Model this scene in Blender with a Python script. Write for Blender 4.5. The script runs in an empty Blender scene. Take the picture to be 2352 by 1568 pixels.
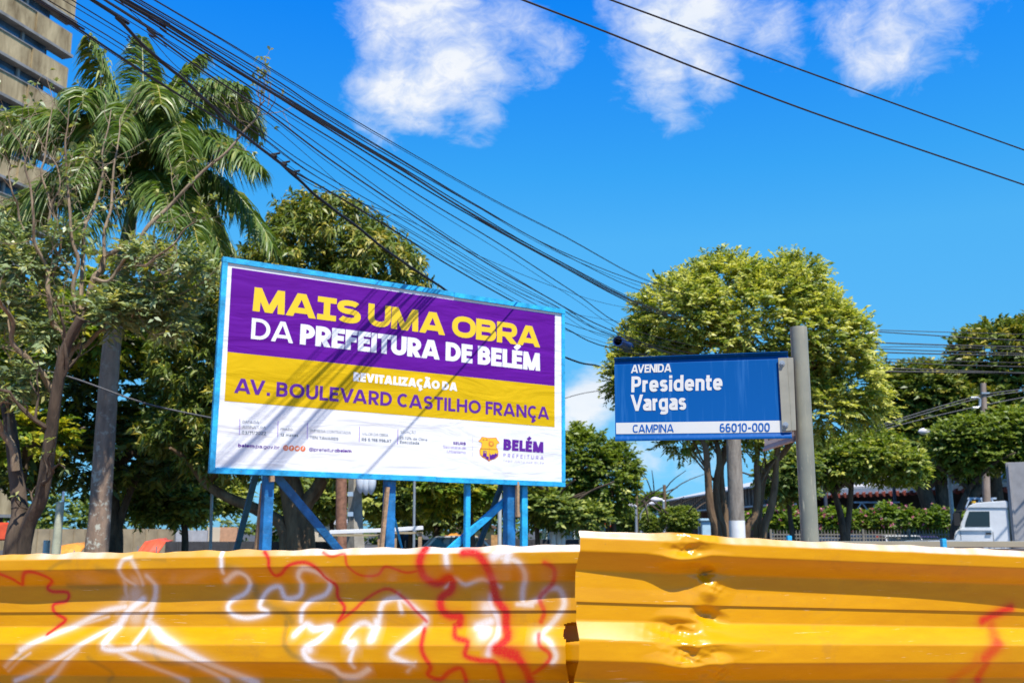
import bpy, bmesh, math, random
import numpy as np
from math import sin, cos, tan, atan, atan2, radians, pi, sqrt
from mathutils import Vector, Matrix
random.seed(7)
R = np.random.RandomState(11)
S = bpy.context.scene
COL = S.collection

# ------------------------------------------------------------ camera
EYE = 1.7
F = 2352 * 35 / 36
PITCH = atan((1215 - 784) / F)
cd = bpy.data.cameras.new("camera"); cam = bpy.data.objects.new("camera", cd); COL.objects.link(cam)
cam.location = (0, 0, EYE); cam.rotation_euler = (pi / 2 + PITCH, 0, 0)
cd.lens = 35; cd.sensor_width = 36; cd.clip_start = 0.05; cd.clip_end = 3000
cd.dof.use_dof = True; cd.dof.focus_distance = 3.6; cd.dof.aperture_fstop = 6.8
S.camera = cam
# ------------------------------------------------------------ light
SUN_EL, SUN_AZ = 62.0, 24.0        # azimuth measured from straight behind the camera, to the right
sd = Vector((sin(radians(SUN_AZ)) * cos(radians(SUN_EL)), -cos(radians(SUN_AZ)) * cos(radians(SUN_EL)), sin(radians(SUN_EL))))
sl = bpy.data.lights.new("sun", 'SUN'); so = bpy.data.objects.new("sun", sl); COL.objects.link(so)
sl.energy = 5.0; sl.angle = radians(0.53); sl.color = (1.0, .955, .88)
so.rotation_euler = sd.to_track_quat('Z', 'Y').to_euler()
S.view_settings.view_transform = 'Standard'; S.view_settings.look = 'None'
S.view_settings.exposure = 0.5; S.view_settings.gamma = 1.0; S.view_settings.use_curve_mapping = False
S.cycles.max_bounces = 8; S.cycles.diffuse_bounces = 3; S.cycles.glossy_bounces = 3
S.cycles.transmission_bounces = 4; S.cycles.transparent_max_bounces = 4
S.cycles.sample_clamp_indirect = 6


class NT:
    """tiny node tree helper"""
    def __init__(s, tree): s.t = tree; s.n = tree.nodes; s.l = tree.links
    def add(s, kind, **kw):
        nd = s.n.new(kind)
        for k, v in kw.items():
            if k in nd.inputs.keys() if isinstance(k, str) else False: nd.inputs[k].default_value = v
            else: setattr(nd, k, v)
        return nd
    def link(s, a, b): s.l.new(a, b)
    def math(s, op, a, b=None, c=None, clamp=False):
        nd = s.n.new('ShaderNodeMath'); nd.operation = op; nd.use_clamp = clamp
        for i, v in enumerate((a, b, c)):
            if v is None: continue
            if isinstance(v, (int, float)): nd.inputs[i].default_value = v
            else: s.l.new(v, nd.inputs[i])
        return nd.outputs[0]
    def mix(s, fac, a, b, blend='MIX'):
        nd = s.n.new('ShaderNodeMix'); nd.data_type = 'RGBA'; nd.blend_type = blend
        for sock, v in ((nd.inputs[0], fac), (nd.inputs[6], a), (nd.inputs[7], b)):
            if isinstance(v, (int, float)): sock.default_value = v
            elif isinstance(v, (tuple, list)): sock.default_value = (*v[:3], 1)
            else: s.l.new(v, sock)
        return nd.outputs[2]
    def noise(s, vec, scale, detail=4, rough=.55, dist=0.0):
        nd = s.n.new('ShaderNodeTexNoise'); nd.inputs['Scale'].default_value = scale
        nd.inputs['Detail'].default_value = detail; nd.inputs['Roughness'].default_value = rough
        nd.inputs['Distortion'].default_value = dist
        if vec is not None: s.l.new(vec, nd.inputs['Vector'])
        return nd.outputs['Fac']
    def ramp(s, fac, stops):
        nd = s.n.new('ShaderNodeValToRGB'); e = nd.color_ramp.elements
        while len(e) < len(stops): e.new(.5)
        for i, (p, c) in enumerate(stops):
            e[i].position = p; e[i].color = (c, c, c, 1) if isinstance(c, (int, float)) else (*c, 1)
        s.l.new(fac, nd.inputs[0]); return nd.outputs[0]
    def mapr(s, v, a, b, c=0.0, d=1.0, smooth=False):
        nd = s.n.new('ShaderNodeMapRange'); nd.clamp = True
        if smooth: nd.interpolation_type = 'SMOOTHSTEP'
        s.l.new(v, nd.inputs[0])
        for i, x in enumerate((a, b, c, d)): nd.inputs[i + 1].default_value = x
        return nd.outputs[0]


# ------------------------------------------------------------ projection helpers (a pixel of the 2352-wide view to a real point)
CAM = np.array([0, 0, EYE])
def ray(u, v):
    a = (u - 1176) / F; b = (784 - v) / F
    return np.array([a, cos(PITCH) - b * sin(PITCH), sin(PITCH) + b * cos(PITCH)])
def at(u, v, Y):
    r = ray(u, v); return CAM + r * (Y / r[1])
def on_plane(u, v, p, n):
    r = ray(u, v); return CAM + r * (np.dot(n, np.array(p) - CAM) / np.dot(n, r))

# ------------------------------------------------------------ world: physical sky and broken cloud
W = bpy.data.worlds.new("World"); S.world = W; W.use_nodes = True
w = NT(W.node_tree); w.n.clear()
sky = w.n.new('ShaderNodeTexSky'); sky.sky_type = 'NISHITA'; sky.sun_disc = False
sky.sun_elevation = radians(SUN_EL)
sky.sun_rotation = radians(180 - SUN_AZ)
sky.altitude = 0; sky.air_density = 1.0; sky.dust_density = .3; sky.ozone_density = 1.5
co = w.n.new('ShaderNodeTexCoord'); gen = co.outputs['Generated']
sep = w.n.new('ShaderNodeSeparateXYZ'); w.link(gen, sep.inputs[0])
# deep polarised blue: the sky's own blue made more saturated
el = sep.outputs[2]
tint = w.ramp(w.mapr(el, 0.0, .62), [(.03, (.22, .60, 1.18)), (.18, (.29, .72, 1.00)), (.45, (.31, 1.10, 1.42)), (.556, (.19, 1.09, 1.60)), (.79, (.04, .94, 2.02)), (1.0, (.03, .42, 1.1))])
skyc = w.mix(1.0, sky.outputs[0], tint, 'MULTIPLY')
def dirv(u, v):
    r = ray(u, v); return r / np.linalg.norm(r)
# cloud cover: noise over the direction, gathered where the cloud banks lie
warp = w.n.new('ShaderNodeTexNoise'); warp.inputs['Scale'].default_value = 6; warp.inputs['Detail'].default_value = 4
w.link(gen, warp.inputs['Vector'])
wv = w.n.new('ShaderNodeVectorMath'); wv.operation = 'MULTIPLY_ADD'
w.link(warp.outputs['Color'], wv.inputs[0]); wv.inputs[1].default_value = (.14, .14, .14); w.link(gen, wv.inputs[2])
wvs = w.n.new('ShaderNodeVectorMath'); wvs.operation = 'SUBTRACT'; w.link(wv.outputs[0], wvs.inputs[0]); wvs.inputs[1].default_value = (.07, .07, .07)
BANK = [(1000, 30, 230, 1.0), (1150, 20, 190, .9), (1040, 150, 220, .95), (950, 210, 150, .95), (1080, 270, 110, .8), (1240, 90, 140, .85),
        (1560, 60, 230, 1.2), (1500, 200, 160, .95), (1600, 190, 150, .9), (1730, 110, 150, .75),
        (2130, 0, 200, .95), (2040, 80, 120, .8), (1930, 50, 110, .55), (2230, 20, 120, .7),
        (1330, 925, 130, 1.35), (1390, 910, 110, 1.2), (1490, 1085, 130, 1.25), (1580, 1105, 120, 1.1), (1400, 1130, 120, .8), (1680, 1090, 110, .7),
        (-300, 420, 260, .7), (2800, 300, 300, .6), (600, -500, 400, .8), (1700, -500, 450, .8), (2500, -300, 300, .7), (-900, 1100, 300, .8), (3300, 1050, 300, .8)]
acc = None
for (u, v, rad, k) in BANK:
    d = dirv(u, v)
    dt = w.n.new('ShaderNodeVectorMath'); dt.operation = 'DISTANCE'
    w.link(wvs.outputs[0], dt.inputs[0]); dt.inputs[1].default_value = d
    f_ = w.mapr(dt.outputs['Value'], 0.0, rad * 1.32 / F, k, 0.0, True)
    acc = f_ if acc is None else w.math('MAXIMUM', acc, f_)
# banks behind and above the camera are unseen noise, tuned for ambient light
mp = w.n.new('ShaderNodeMapping'); w.link(gen, mp.inputs[0]); mp.inputs['Scale'].default_value = (1, 1, 1.7)
n1 = w.noise(mp.outputs[0], 6.5, 12, .62, .4)
n2 = w.noise(mp.outputs[0], 34.0, 8, .7, .8)
back = w.mapr(sep.outputs[1], .15, -.35, 0.0, .45, True)
acc = w.math('MAXIMUM', acc, w.math('MULTIPLY', back, w.mapr(el, 0.0, .3)))
dens = w.math('ADD', w.math('MULTIPLY', n1, 1.0), w.math('MULTIPLY', n2, .44))
dens = w.math('ADD', dens, w.math('MULTIPLY', acc, .60))
mask = w.mapr(dens, .97, 1.38, 0.0, 1.0, False)
mask = w.math('POWER', mask, 1.35)
mask = w.math('MULTIPLY', mask, .94)
mask = w.math('MULTIPLY', mask, w.mapr(acc, 0.0, .25))
cl = w.mix(w.mapr(n1, .35, .65), (5.5, 6.1, 6.9), (6.9, 7.0, 7.1))
full = w.mix(mask, skyc, cl)
bg = w.n.new('ShaderNodeBackground'); bg.inputs['Strength'].default_value = .1
w.link(full, bg.inputs[0])
wo = w.n.new('ShaderNodeOutputWorld'); w.link(bg.outputs[0], wo.inputs[0])

# ------------------------------------------------------------ materials
MAT = {}
def mat(name, color, rough=.6, metal=0.0, var=.12, scale=6.0, bump=0.0, bscale=40.0, spec=.5, coat=0.0):
    if name in MAT: return MAT[name]
    m = bpy.data.materials.new(name); m.use_nodes = True
    t = NT(m.node_tree); b = t.n['Principled BSDF']
    co = t.n.new('ShaderNodeTexCoord').outputs['Object']
    c = color
    if var > 0:
        nz = t.noise(co, scale, 5, .6)
        dk = tuple(x * (1 - var * 1.6) for x in c); lt = tuple(min(1, x * (1 + var)) for x in c)
        t.link(t.mix(t.mapr(nz, .3, .7), dk, lt), b.inputs['Base Color'])
    else: b.inputs['Base Color'].default_value = (*c, 1)
    b.inputs['Roughness'].default_value = rough; b.inputs['Metallic'].default_value = metal
    b.inputs['Specular IOR Level'].default_value = spec
    if coat: b.inputs['Coat Weight'].default_value = coat; b.inputs['Coat Roughness'].default_value = .1
    if bump > 0:
        bp = t.n.new('ShaderNodeBump'); bp.inputs['Strength'].default_value = bump; bp.inputs['Distance'].default_value = .02
        t.link(t.noise(co, bscale, 6, .65), bp.inputs['Height']); t.link(bp.outputs[0], b.inputs['Normal'])
    MAT[name] = m; return m

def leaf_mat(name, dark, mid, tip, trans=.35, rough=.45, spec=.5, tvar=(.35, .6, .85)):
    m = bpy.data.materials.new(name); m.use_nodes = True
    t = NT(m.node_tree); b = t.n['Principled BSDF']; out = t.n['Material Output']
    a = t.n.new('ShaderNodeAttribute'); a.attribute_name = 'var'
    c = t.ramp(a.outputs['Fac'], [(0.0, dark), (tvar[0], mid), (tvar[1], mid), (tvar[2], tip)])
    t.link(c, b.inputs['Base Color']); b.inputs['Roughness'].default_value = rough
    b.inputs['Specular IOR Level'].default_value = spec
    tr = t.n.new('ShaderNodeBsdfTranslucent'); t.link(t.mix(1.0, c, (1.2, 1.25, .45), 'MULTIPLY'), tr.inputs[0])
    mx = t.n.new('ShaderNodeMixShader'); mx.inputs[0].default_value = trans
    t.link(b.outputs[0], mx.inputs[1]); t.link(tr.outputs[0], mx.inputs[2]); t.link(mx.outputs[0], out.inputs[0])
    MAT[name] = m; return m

def bark_mat(name, c1, c2, lichen=0.0, scale=7.0):
    m = bpy.data.materials.new(name); m.use_nodes = True
    t = NT(m.node_tree); b = t.n['Principled BSDF']
    co = t.n.new('ShaderNodeTexCoord').outputs['Object']
    mp = t.n.new('ShaderNodeMapping'); t.link(co, mp.inputs[0]); mp.inputs['Scale'].default_value = (1, 1, .3)
    n = t.noise(mp.outputs[0], scale, 7, .65, .4)
    c = t.mix(t.mapr(n, .32, .68), c1, c2)
    if lichen:
        n2 = t.noise(co, 9, 5, .7)
        z = t.n.new('ShaderNodeSeparateXYZ'); t.link(co, z.inputs[0])
        k = t.math('MULTIPLY', t.mapr(n2, .56, .6), t.mapr(z.outputs[2], 3.6, 1.6, .25, 1))
        c = t.mix(t.math('MULTIPLY', k, lichen), c, (.52, .52, .42))
    t.link(c, b.inputs['Base Color']); b.inputs['Roughness'].default_value = .9
    bp = t.n.new('ShaderNodeBump'); bp.inputs['Strength'].default_value = .8; bp.inputs['Distance'].default_value = .03
    t.link(n, bp.inputs['Height']); t.link(bp.outputs[0], b.inputs['Normal'])
    MAT[name] = m; return m

# ------------------------------------------------------------ mesh helpers
def tag(o, label=None, cat=None, group=None, kind=None):
    if label: o['label'] = label
    if cat: o['category'] = cat
    if group: o['group'] = group
    if kind: o['kind'] = kind
    return o
def thing(name, label, cat, loc=(0, 0, 0), rotz=0.0, group=None):
    o = bpy.data.objects.new(name, None); COL.objects.link(o); o.empty_display_size = .2
    o.location = loc; o.rotation_euler = (0, 0, rotz)
    return tag(o, label, cat, group)
def link(name, me, m, parent=None, smooth=False):
    if m is not None and not me.materials: me.materials.append(m)
    if smooth: me.polygons.foreach_set('use_smooth', [True] * len(me.polygons))
    o = bpy.data.objects.new(name, me); COL.objects.link(o)
    if parent is not None:
        # geometry is written in world coordinates unless the parent sits at the origin
        o.parent = parent
        if parent.get('_world'): o.matrix_parent_inverse = Matrix.Translation(-Vector(parent.get('_world')))
    return o
def wthing(name, label, cat, base, group=None):
    """an Empty at the thing's base whose children are modelled in world coordinates"""
    o = thing(name, label, cat, tuple(float(x) for x in base), 0, group)
    o['_world'] = [float(x) for x in base]; return o
def mesh_np(name, V, Q, attr=None, tri=False):
    V = np.asarray(V, dtype=np.float32); Q = np.asarray(Q, dtype=np.int32)
    k = Q.shape[1]; me = bpy.data.meshes.new(name)
    me.vertices.add(len(V)); me.vertices.foreach_set('co', V.ravel())
    me.loops.add(Q.size); me.loops.foreach_set('vertex_index', Q.ravel())
    me.polygons.add(len(Q)); me.polygons.foreach_set('loop_start', np.arange(0, Q.size, k, dtype=np.int32))
    if attr:
        for an, av in attr.items():
            a = me.attributes.new(an, 'FLOAT', 'POINT'); a.data.foreach_set('value', np.asarray(av, dtype=np.float32))
    me.update(calc_edges=True)
    return me
class MB:
    """collects simple solids into one mesh"""
    def __init__(s): s.v = []; s.f = []
    def _add(s, vs, fs):
        n = len(s.v); s.v += [tuple(map(float, p)) for p in vs]; s.f += [tuple(i + n for i in f) for f in fs]; return s
    def box(s, c, d, rz=0.0):
        cx, cy, cz = c; dx, dy, dz = d[0] / 2, d[1] / 2, d[2] / 2
        vs = []
        for z in (-dz, dz):
            for x, y in ((-dx, -dy), (dx, -dy), (dx, dy), (-dx, dy)):
                vs.append((cx + x * cos(rz) - y * sin(rz), cy + x * sin(rz) + y * cos(rz), cz + z))
        return s._add(vs, [(3, 2, 1, 0), (4, 5, 6, 7), (0, 1, 5, 4), (1, 2, 6, 5), (2, 3, 7, 6), (3, 0, 4, 7)])
    def hexa(s, p): return s._add(p, [(3, 2, 1, 0), (4, 5, 6, 7), (0, 1, 5, 4), (1, 2, 6, 5), (2, 3, 7, 6), (3, 0, 4, 7)])
    def beam(s, a, b, w_, t_, side=None):
        a = np.array(a, float); b = np.array(b, float); d = b - a; d /= np.linalg.norm(d)
        sd_ = np.array(side if side is not None else (1, 0, 0), float); sd_ -= d * np.dot(sd_, d); sd_ /= np.linalg.norm(sd_)
        n_ = np.cross(d, sd_); p = []
        for q in (a, b):
            for i, j in ((-1, -1), (1, -1), (1, 1), (-1, 1)): p.append(q + sd_ * w_ / 2 * i + n_ * t_ / 2 * j)
        return s.hexa(p)
    def tube(s, pts, rad, n=8, cap=True):
        pts = [np.array(p, float) for p in pts]; rr = rad if hasattr(rad, '__len__') else [rad] * len(pts)
        base = len(s.v); prev = None
        for i, p in enumerate(pts):
            d = (pts[min(i + 1, len(pts) - 1)] - pts[max(i - 1, 0)]); d = d / (np.linalg.norm(d) + 1e-9)
            if prev is None:
                up = np.array([0, 0, 1.0]) if abs(d[2]) < .9 else np.array([0, 1.0, 0]); x = np.cross(d, up)
            else: x = prev - d * np.dot(prev, d)
            x /= np.linalg.norm(x); y = np.cross(d, x); prev = x
            for k in range(n):
                a = 2 * pi * k / n; s.v.append(tuple(p + (x * cos(a) + y * sin(a)) * rr[i]))
        for i in range(len(pts) - 1):
            for k in range(n):
                a = base + i * n + k; b = base + i * n + (k + 1) % n; s.f.append((a, b, b + n, a + n))
        if cap:
            s.f.append(tuple(base + k for k in range(n))[::-1]); e = base + (len(pts) - 1) * n
            s.f.append(tuple(e + k for k in range(n)))
        return s
    def ngon_prism(s, pts, vec):
        """pts: list of 3D points of a planar outline, extruded by vec"""
        n = len(pts); vec = np.array(vec, float); a = [np.array(p, float) for p in pts]
        return s._add(a + [p + vec for p in a], [tuple(range(n))[::-1], tuple(range(n, 2 * n))] + [(i, (i + 1) % n, (i + 1) % n + n, i + n) for i in range(n)])
    def build(s, name, m, parent=None, smooth=False, bevel=0.0):
        me = bpy.data.meshes.new(name); me.from_pydata(s.v, [], s.f); me.update()
        bm = bmesh.new(); bm.from_mesh(me)
        if bevel > 0:
            bmesh.ops.bevel(bm, geom=[e for e in bm.edges if len(e.link_faces) == 2 and e.calc_face_angle(0) > .5], offset=bevel, segments=2, affect='EDGES', clamp_overlap=True)
        bmesh.ops.recalc_face_normals(bm, faces=bm.faces); bm.to_mesh(me); bm.free()
        o = link(name, me, m, parent, smooth)
        if smooth and len(me.polygons):
            try: me.set_sharp_from_angle(angle=radians(40))
            except Exception: pass
        return o
def rects(name, m, parent, items):
    """each item (centre, size, rz): an object of its own with a shared unit mesh per size"""
    cache = {}
    for c, d, rz in items:
        k = tuple(round(x, 4) for x in d)
        if k not in cache:
            b = MB(); b.box((0, 0, 0), d); me = bpy.data.meshes.new(name); me.from_pydata(b.v, [], b.f); me.materials.append(m); cache[k] = me
        o = bpy.data.objects.new(name, cache[k]); COL.objects.link(o); o.parent = parent
        if parent.get('_world'): o.matrix_parent_inverse = Matrix.Translation(-Vector(parent.get('_world')))
        o.location = c; o.rotation_euler = (0, 0, rz)

# ------------------------------------------------------------ lettering: drawn letters as ribbons cut to the cap lines
def arc(cx, cy, rx, ry, a0, a1, n=12, p=2.0):
    o = []
    for i in range(n + 1):
        a = radians(a0 + (a1 - a0) * i / n); c_, s_ = cos(a), sin(a)
        o.append((cx + rx * math.copysign(abs(c_) ** (2 / p), c_), cy + ry * math.copysign(abs(s_) ** (2 / p), s_)))
    return o
BW = dict(A=.92, B=.66, C=.80, D=.76, E=.56, F=.53, G=.84, H=.74, I=0, J=.5, L=.52, M=.94, N=.78, O=.90, P=.62, R=.66, S=.62, T=.62, U=.72,
          V=.88, X=.8, Z=.64, a=.58, b=.62, c=.55, d=.62, e=.58, f=.36, g=.62, i=0, l=0, m=.92, n=.56, o=.62, p=.62, r=.36, s=.5, t=.36, u=.56, v=.56, x=.56)
HEAVY = dict(M=.98, A=.98, S=.80, U=.80, O=.92, B=.80, R=.82)
def glyph(ch, t, ws, p=2.0, serif=False, xh=.72):
    """-> width, list of (points, extend, ymin, ymax)"""
    h = t / 2; acc_ = None; ced = False
    if ch in 'ÇÃÉ': acc_ = {'Ã': '~', 'É': "'", 'Ç': None}[ch]; ced = ch == 'Ç'; ch = {'Ç': 'C', 'Ã': 'A', 'É': 'E'}[ch]
    wd = (HEAVY.get(ch, .7) if serif else BW.get(ch, .6)) * ws; s = []
    L, Rr, B, T = h, wd - h, h, 1 - h
    def a(pts, ext=False, lo=0.0, hi=1.0): s.append((pts, ext, lo, hi))
    if ch == 'A':
        k = t * .58; ap = t * .12
        a([(k, 0), (wd / 2 - ap, 1)], True); a([(wd - k, 0), (wd / 2 + ap, 1)], True); a([(wd * .24, .27), (wd * .76, .27)])
    elif ch == 'B':
        m_ = .53; a([(L, 0), (L, 1)]); r1 = (T - m_) / 2; r2 = (m_ - B) / 2
        a([(L, T), (Rr - r1 - .03 * ws, T)] + arc(Rr - r1 - .03 * ws, m_ + r1, r1, r1, 90, -90, 8, p) + [(L, m_)])
        a([(L, m_), (Rr - r2, m_)] + arc(Rr - r2, B + r2, r2, r2, 90, -90, 8, p) + [(L, B)])
    elif ch in 'CG':
        rx, ry = (Rr - L) / 2, (T - B) / 2
        a(arc(L + rx, .5, rx, ry, 48, 312, 18, p))
        if ch == 'G': a([(L + rx + rx * .1, .46), (Rr, .46), (Rr, .2)])
    elif ch == 'D':
        rx = (Rr - L) * .62; a([(L, 0), (L, 1)]); a([(L, T), (Rr - rx, T)] + arc(Rr - rx, .5, rx, (T - B) / 2, 90, -90, 14, p) + [(L, B)])
    elif ch in 'EF':
        a([(L, 0), (L, 1)]); a([(L, T), (wd, T)]); a([(L, .52), (wd * .93, .52)])
        if ch == 'E': a([(L, B), (wd, B)])
    elif ch == 'H': a([(L, 0), (L, 1)]); a([(Rr, 0), (Rr, 1)]); a([(L, .5), (Rr, .5)])
    elif ch == 'I':
        if serif: wd = .62 * ws; a([(wd / 2, 0), (wd / 2, 1)]); a([(0, T), (wd, T)]); a([(0, B), (wd, B)])
        else: wd = t; a([(h, 0), (h, 1)])
    elif ch == 'J': rx = (Rr - L) / 2; a([(Rr, 1), (Rr, .3)] + arc(L + rx, .3, rx, .3 - h, 0, -160, 10))
    elif ch == 'L': a([(L, 0), (L, 1)]); a([(L, B), (wd, B)])
    elif ch == 'M':
        a([(L, 0), (L + t * .1, 1)]); a([(Rr, 0), (Rr - t * .1, 1)])
        a([(L + t * .1, 1), (wd / 2, .0)], True); a([(Rr - t * .1, 1), (wd / 2, .0)], True)
    elif ch == 'N': a([(L, 0), (L, 1)]); a([(Rr, 0), (Rr, 1)]); a([(L, 1), (Rr, 0)], True)
    elif ch in 'O0': 
        if ch == '0': wd = .62 * ws; Rr = wd - h
        rx = (Rr - L) / 2; a(arc(L + rx, .5, rx, (T - B) / 2, 0, 360, 26, p))
    elif ch in 'PR':
        m_ = .43; r1 = (T - m_) / 2; a([(L, 0), (L, 1)]); a([(L, T), (Rr - r1, T)] + arc(Rr - r1, m_ + r1, r1, r1, 90, -90, 10, p) + [(L, m_)])
        if ch == 'R': a([(wd * .45, m_), (wd - h * 1.1, 0)], True, 0, m_)
    elif ch == 'S':
        rx = (Rr - L) / 2; m_ = .51; r1 = (T - m_) / 2; r2 = (m_ - B) / 2; cx = wd / 2
        a(arc(cx, m_ + r1, rx, r1, 28, 270, 14, p) + arc(cx, B + r2, rx, r2, 90, -152, 14, p)[1:])
    elif ch == 'T': a([(wd / 2, 0), (wd / 2, 1)]); a([(0, T), (wd, T)])
    elif ch == 'U': rx = (Rr - L) / 2; ry = min(.42, rx); a([(L, 1), (L, B + ry)] + arc(L + rx, B + ry, rx, ry, 180, 360, 14, p) + [(Rr, 1)])
    elif ch == 'V': k = t * .58; a([(k, 1), (wd / 2, 0)], True); a([(wd - k, 1), (wd / 2, 0)], True)
    elif ch == 'Z': a([(0, T), (wd, T)]); a([(0, B), (wd, B)]); a([(Rr, 1 - h), (L, h)], True)
    elif ch == '.': wd = t * 1.1; a([(wd / 2, 0), (wd / 2, t * 1.1)])
    elif ch == ',': wd = t * 1.1; a([(wd * .7, t * 1.1), (wd * .2, -t)], False, -1, 1)
    elif ch == '-': wd = .42 * ws; a([(.04, .42), (wd - .04, .42)])
    elif ch == '/': wd = .42 * ws; a([(h, 0), (wd - h, 1)], True)
    elif ch == '1': wd = .38 * ws; a([(wd - h, 0), (wd - h, 1)]); a([(wd - h, T - .03), (0.03, T - .2)])
    elif ch == '2': wd = .58 * ws; Rr = wd - h; rx = (Rr - L) / 2; a(arc(wd / 2, .7, rx, .3 - h, 165, -35, 12) + [(L, B)]); a([(0, B), (wd, B)])
    elif ch == '3': wd = .58 * ws; rx = wd / 2 - h; a(arc(wd / 2, .74, rx, .26 - h, 150, -90, 9) + arc(wd / 2, .27, rx, .27 - h, 90, -150, 9)[1:])
    elif ch == '5': wd = .58 * ws; rx = wd / 2 - h; a([(wd * .95, T), (L + .04, T), (L, .52)] + arc(wd / 2, .32, rx, .32 - h, 120, -150, 12)[1:])
    elif ch == '6': wd = .6 * ws; rx = wd / 2 - h; a(arc(wd / 2, .31, rx, .31 - h, 0, 360, 18, p)); a(arc(wd / 2, .5, rx, .5 - h, 55, 180, 9, p) + [(L, .31)])
    elif ch == '9': wd = .6 * ws; rx = wd / 2 - h; Rr = wd - h; a(arc(wd / 2, .69, rx, .31 - h, 0, 360, 18, p)); a(arc(wd / 2, .5, rx, .5 - h, 235, 360, 9, p) + [(Rr, .69)])
    elif ch == '7': wd = .56 * ws; a([(0, T), (wd - h, T), (wd * .35, 0)])
    elif ch == '8': wd = .6 * ws; rx = wd / 2 - h; a(arc(wd / 2, .75, rx * .9, .25 - h, 0, 360, 14)); a(arc(wd / 2, .27, rx, .27 - h, 0, 360, 14))
    elif ch == '4': wd = .62 * ws; a([(wd * .7, 0), (wd * .7, 1)]); a([(wd, .25), (0, .25), (wd * .65, 1)])
    elif ch == '$': wd = .6 * ws; rx = wd / 2 - h; a(arc(wd / 2, .7, rx, .2, 30, 270, 10) + arc(wd / 2, .3, rx, .2, 90, -150, 10)[1:]); a([(wd / 2, -.08), (wd / 2, 1.08)], False, -.1, 1.1)
    elif ch == '%': wd = .8 * ws; a([(wd * .2, 0), (wd * .8, 1)], True); a(arc(wd * .2, .78, wd * .14, .15, 0, 360, 8)); a(arc(wd * .8, .22, wd * .14, .15, 0, 360, 8))
    elif ch == '@': wd = 1.0 * ws; a(arc(wd / 2, .42, wd / 2 - h, .5, -50, 300, 18), False, -1, 1); a(arc(wd / 2, .42, wd * .2, .2, 0, 360, 10))
    else:
        X = xh; T = X - h; ry = (T - B) / 2; cy = X / 2; rx = (Rr - L) / 2
        bowl = lambda lo=0: a(arc(L + rx, cy, rx, ry, 0, 360, 20, p))
        if ch == 'a':
            a([(Rr, 0), (Rr, X - .2)] + arc(wd / 2, X - .2, rx, .2 - h, 0, 155, 9, p)); r = .22
            a([(Rr, X * .58), (L + rx, X * .58)] + arc(L + rx * .9, r, rx * .9, r - h, 90, 270, 8, p) + [(Rr - .06, h), (Rr, .16)])
        elif ch == 'b': bowl(); a([(L, 0), (L, 1)])
        elif ch == 'd': bowl(); a([(Rr, 0), (Rr, 1)])
        elif ch == 'p': bowl(); a([(L, -.26), (L, X)], False, -1, 1)
        elif ch == 'g': bowl(); a([(Rr, X), (Rr, -.05)] + arc(wd / 2, -.05, rx, .2 - h, 0, -150, 9, p), False, -1, 1)
        elif ch == 'c': a(arc(L + rx, cy, rx, ry, 45, 315, 14, p))
        elif ch == 'o': bowl()
        elif ch == 'e': a(arc(L + rx, cy, rx, ry, 0, 320, 18, p)); a([(L, cy - .02), (Rr + h, cy - .02)])
        elif ch == 'f': a([(wd * .4, 0), (wd * .4, .8)] + arc(wd * .4 + wd * .5 - h, .8, wd * .5 - h, .2 - h, 180, 80, 5)); a([(0, X - h), (wd, X - h)])
        elif ch == 't': a([(wd * .38, .94), (wd * .38, .18), (wd * .5, h), (wd, h)]); a([(0, X - h), (wd, X - h)])
        elif ch == 'i': wd = t; a([(h, 0), (h, X)]); a([(h, 1 - t * .9), (h, 1)])
        elif ch == 'l': wd = t; a([(h, 0), (h, 1)])
        elif ch == 'm':
            q = (Rr - L) / 4; a([(L, 0), (L, X)])
            for k in (0, 1): a(arc(L + q + 2 * q * k, X - .2, q, .2 - h, 180, 0, 8, p) + [(L + 2 * q + 2 * q * k, 0)])
        elif ch == 'n': a([(L, 0), (L, X)]); a(arc(L + rx, X - .24, rx, .24 - h, 180, 0, 9, p) + [(Rr, 0)])
        elif ch == 'u': a([(Rr, 0), (Rr, X)]); a([(L, X)] + arc(L + rx, .24, rx, .24 - h, 180, 360, 9, p))
        elif ch == 'r': a([(L, 0), (L, X)]); a(arc(wd, X - .28, wd - L, .28 - h, 180, 95, 6))
        elif ch == 's':
            m_ = X * .51; r1 = (T - m_) / 2; r2 = (m_ - B) / 2; a(arc(wd / 2, m_ + r1, rx, r1, 20, 270, 9, p) + arc(wd / 2, B + r2, rx, r2, 90, -160, 9, p)[1:])
        elif ch == 'v': k = t * .58; a([(k, X), (wd / 2, 0)], True, 0, X); a([(wd - k, X), (wd / 2, 0)], True, 0, X)
        elif ch == 'x': a([(h, X), (wd - h, 0)], True, 0, X); a([(wd - h, X), (h, 0)], True, 0, X)
    if acc_ == "'": s.append(([(wd * .30, 1.08), (wd * .72, 1.34)], False, 0, 2))
    if acc_ == '~': s.append(([(wd * .22, 1.12), (wd * .38, 1.2), (wd * .6, 1.12), (wd * .78, 1.2)], False, 0, 2))
    if ced: s.append(([(wd * .52, .05), (wd * .52, -.08), (wd * .64, -.16), (wd * .5, -.26), (wd * .36, -.24)], False, -1, 1))
    return wd, s
def clip_poly(P, y0, y1):
    for lim, sg in ((y0, 1), (y1, -1)):
        o = []
        for i in range(len(P)):
            a, b = P[i], P[(i + 1) % len(P)]; da, db = (a[1] - lim) * sg, (b[1] - lim) * sg
            if da >= 0: o.append(a)
            if (da >= 0) != (db >= 0):
                k = da / (da - db); o.append((a[0] + (b[0] - a[0]) * k, a[1] + (b[1] - a[1]) * k))
        P = o
        if len(P) < 3: return []
    return P
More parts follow.
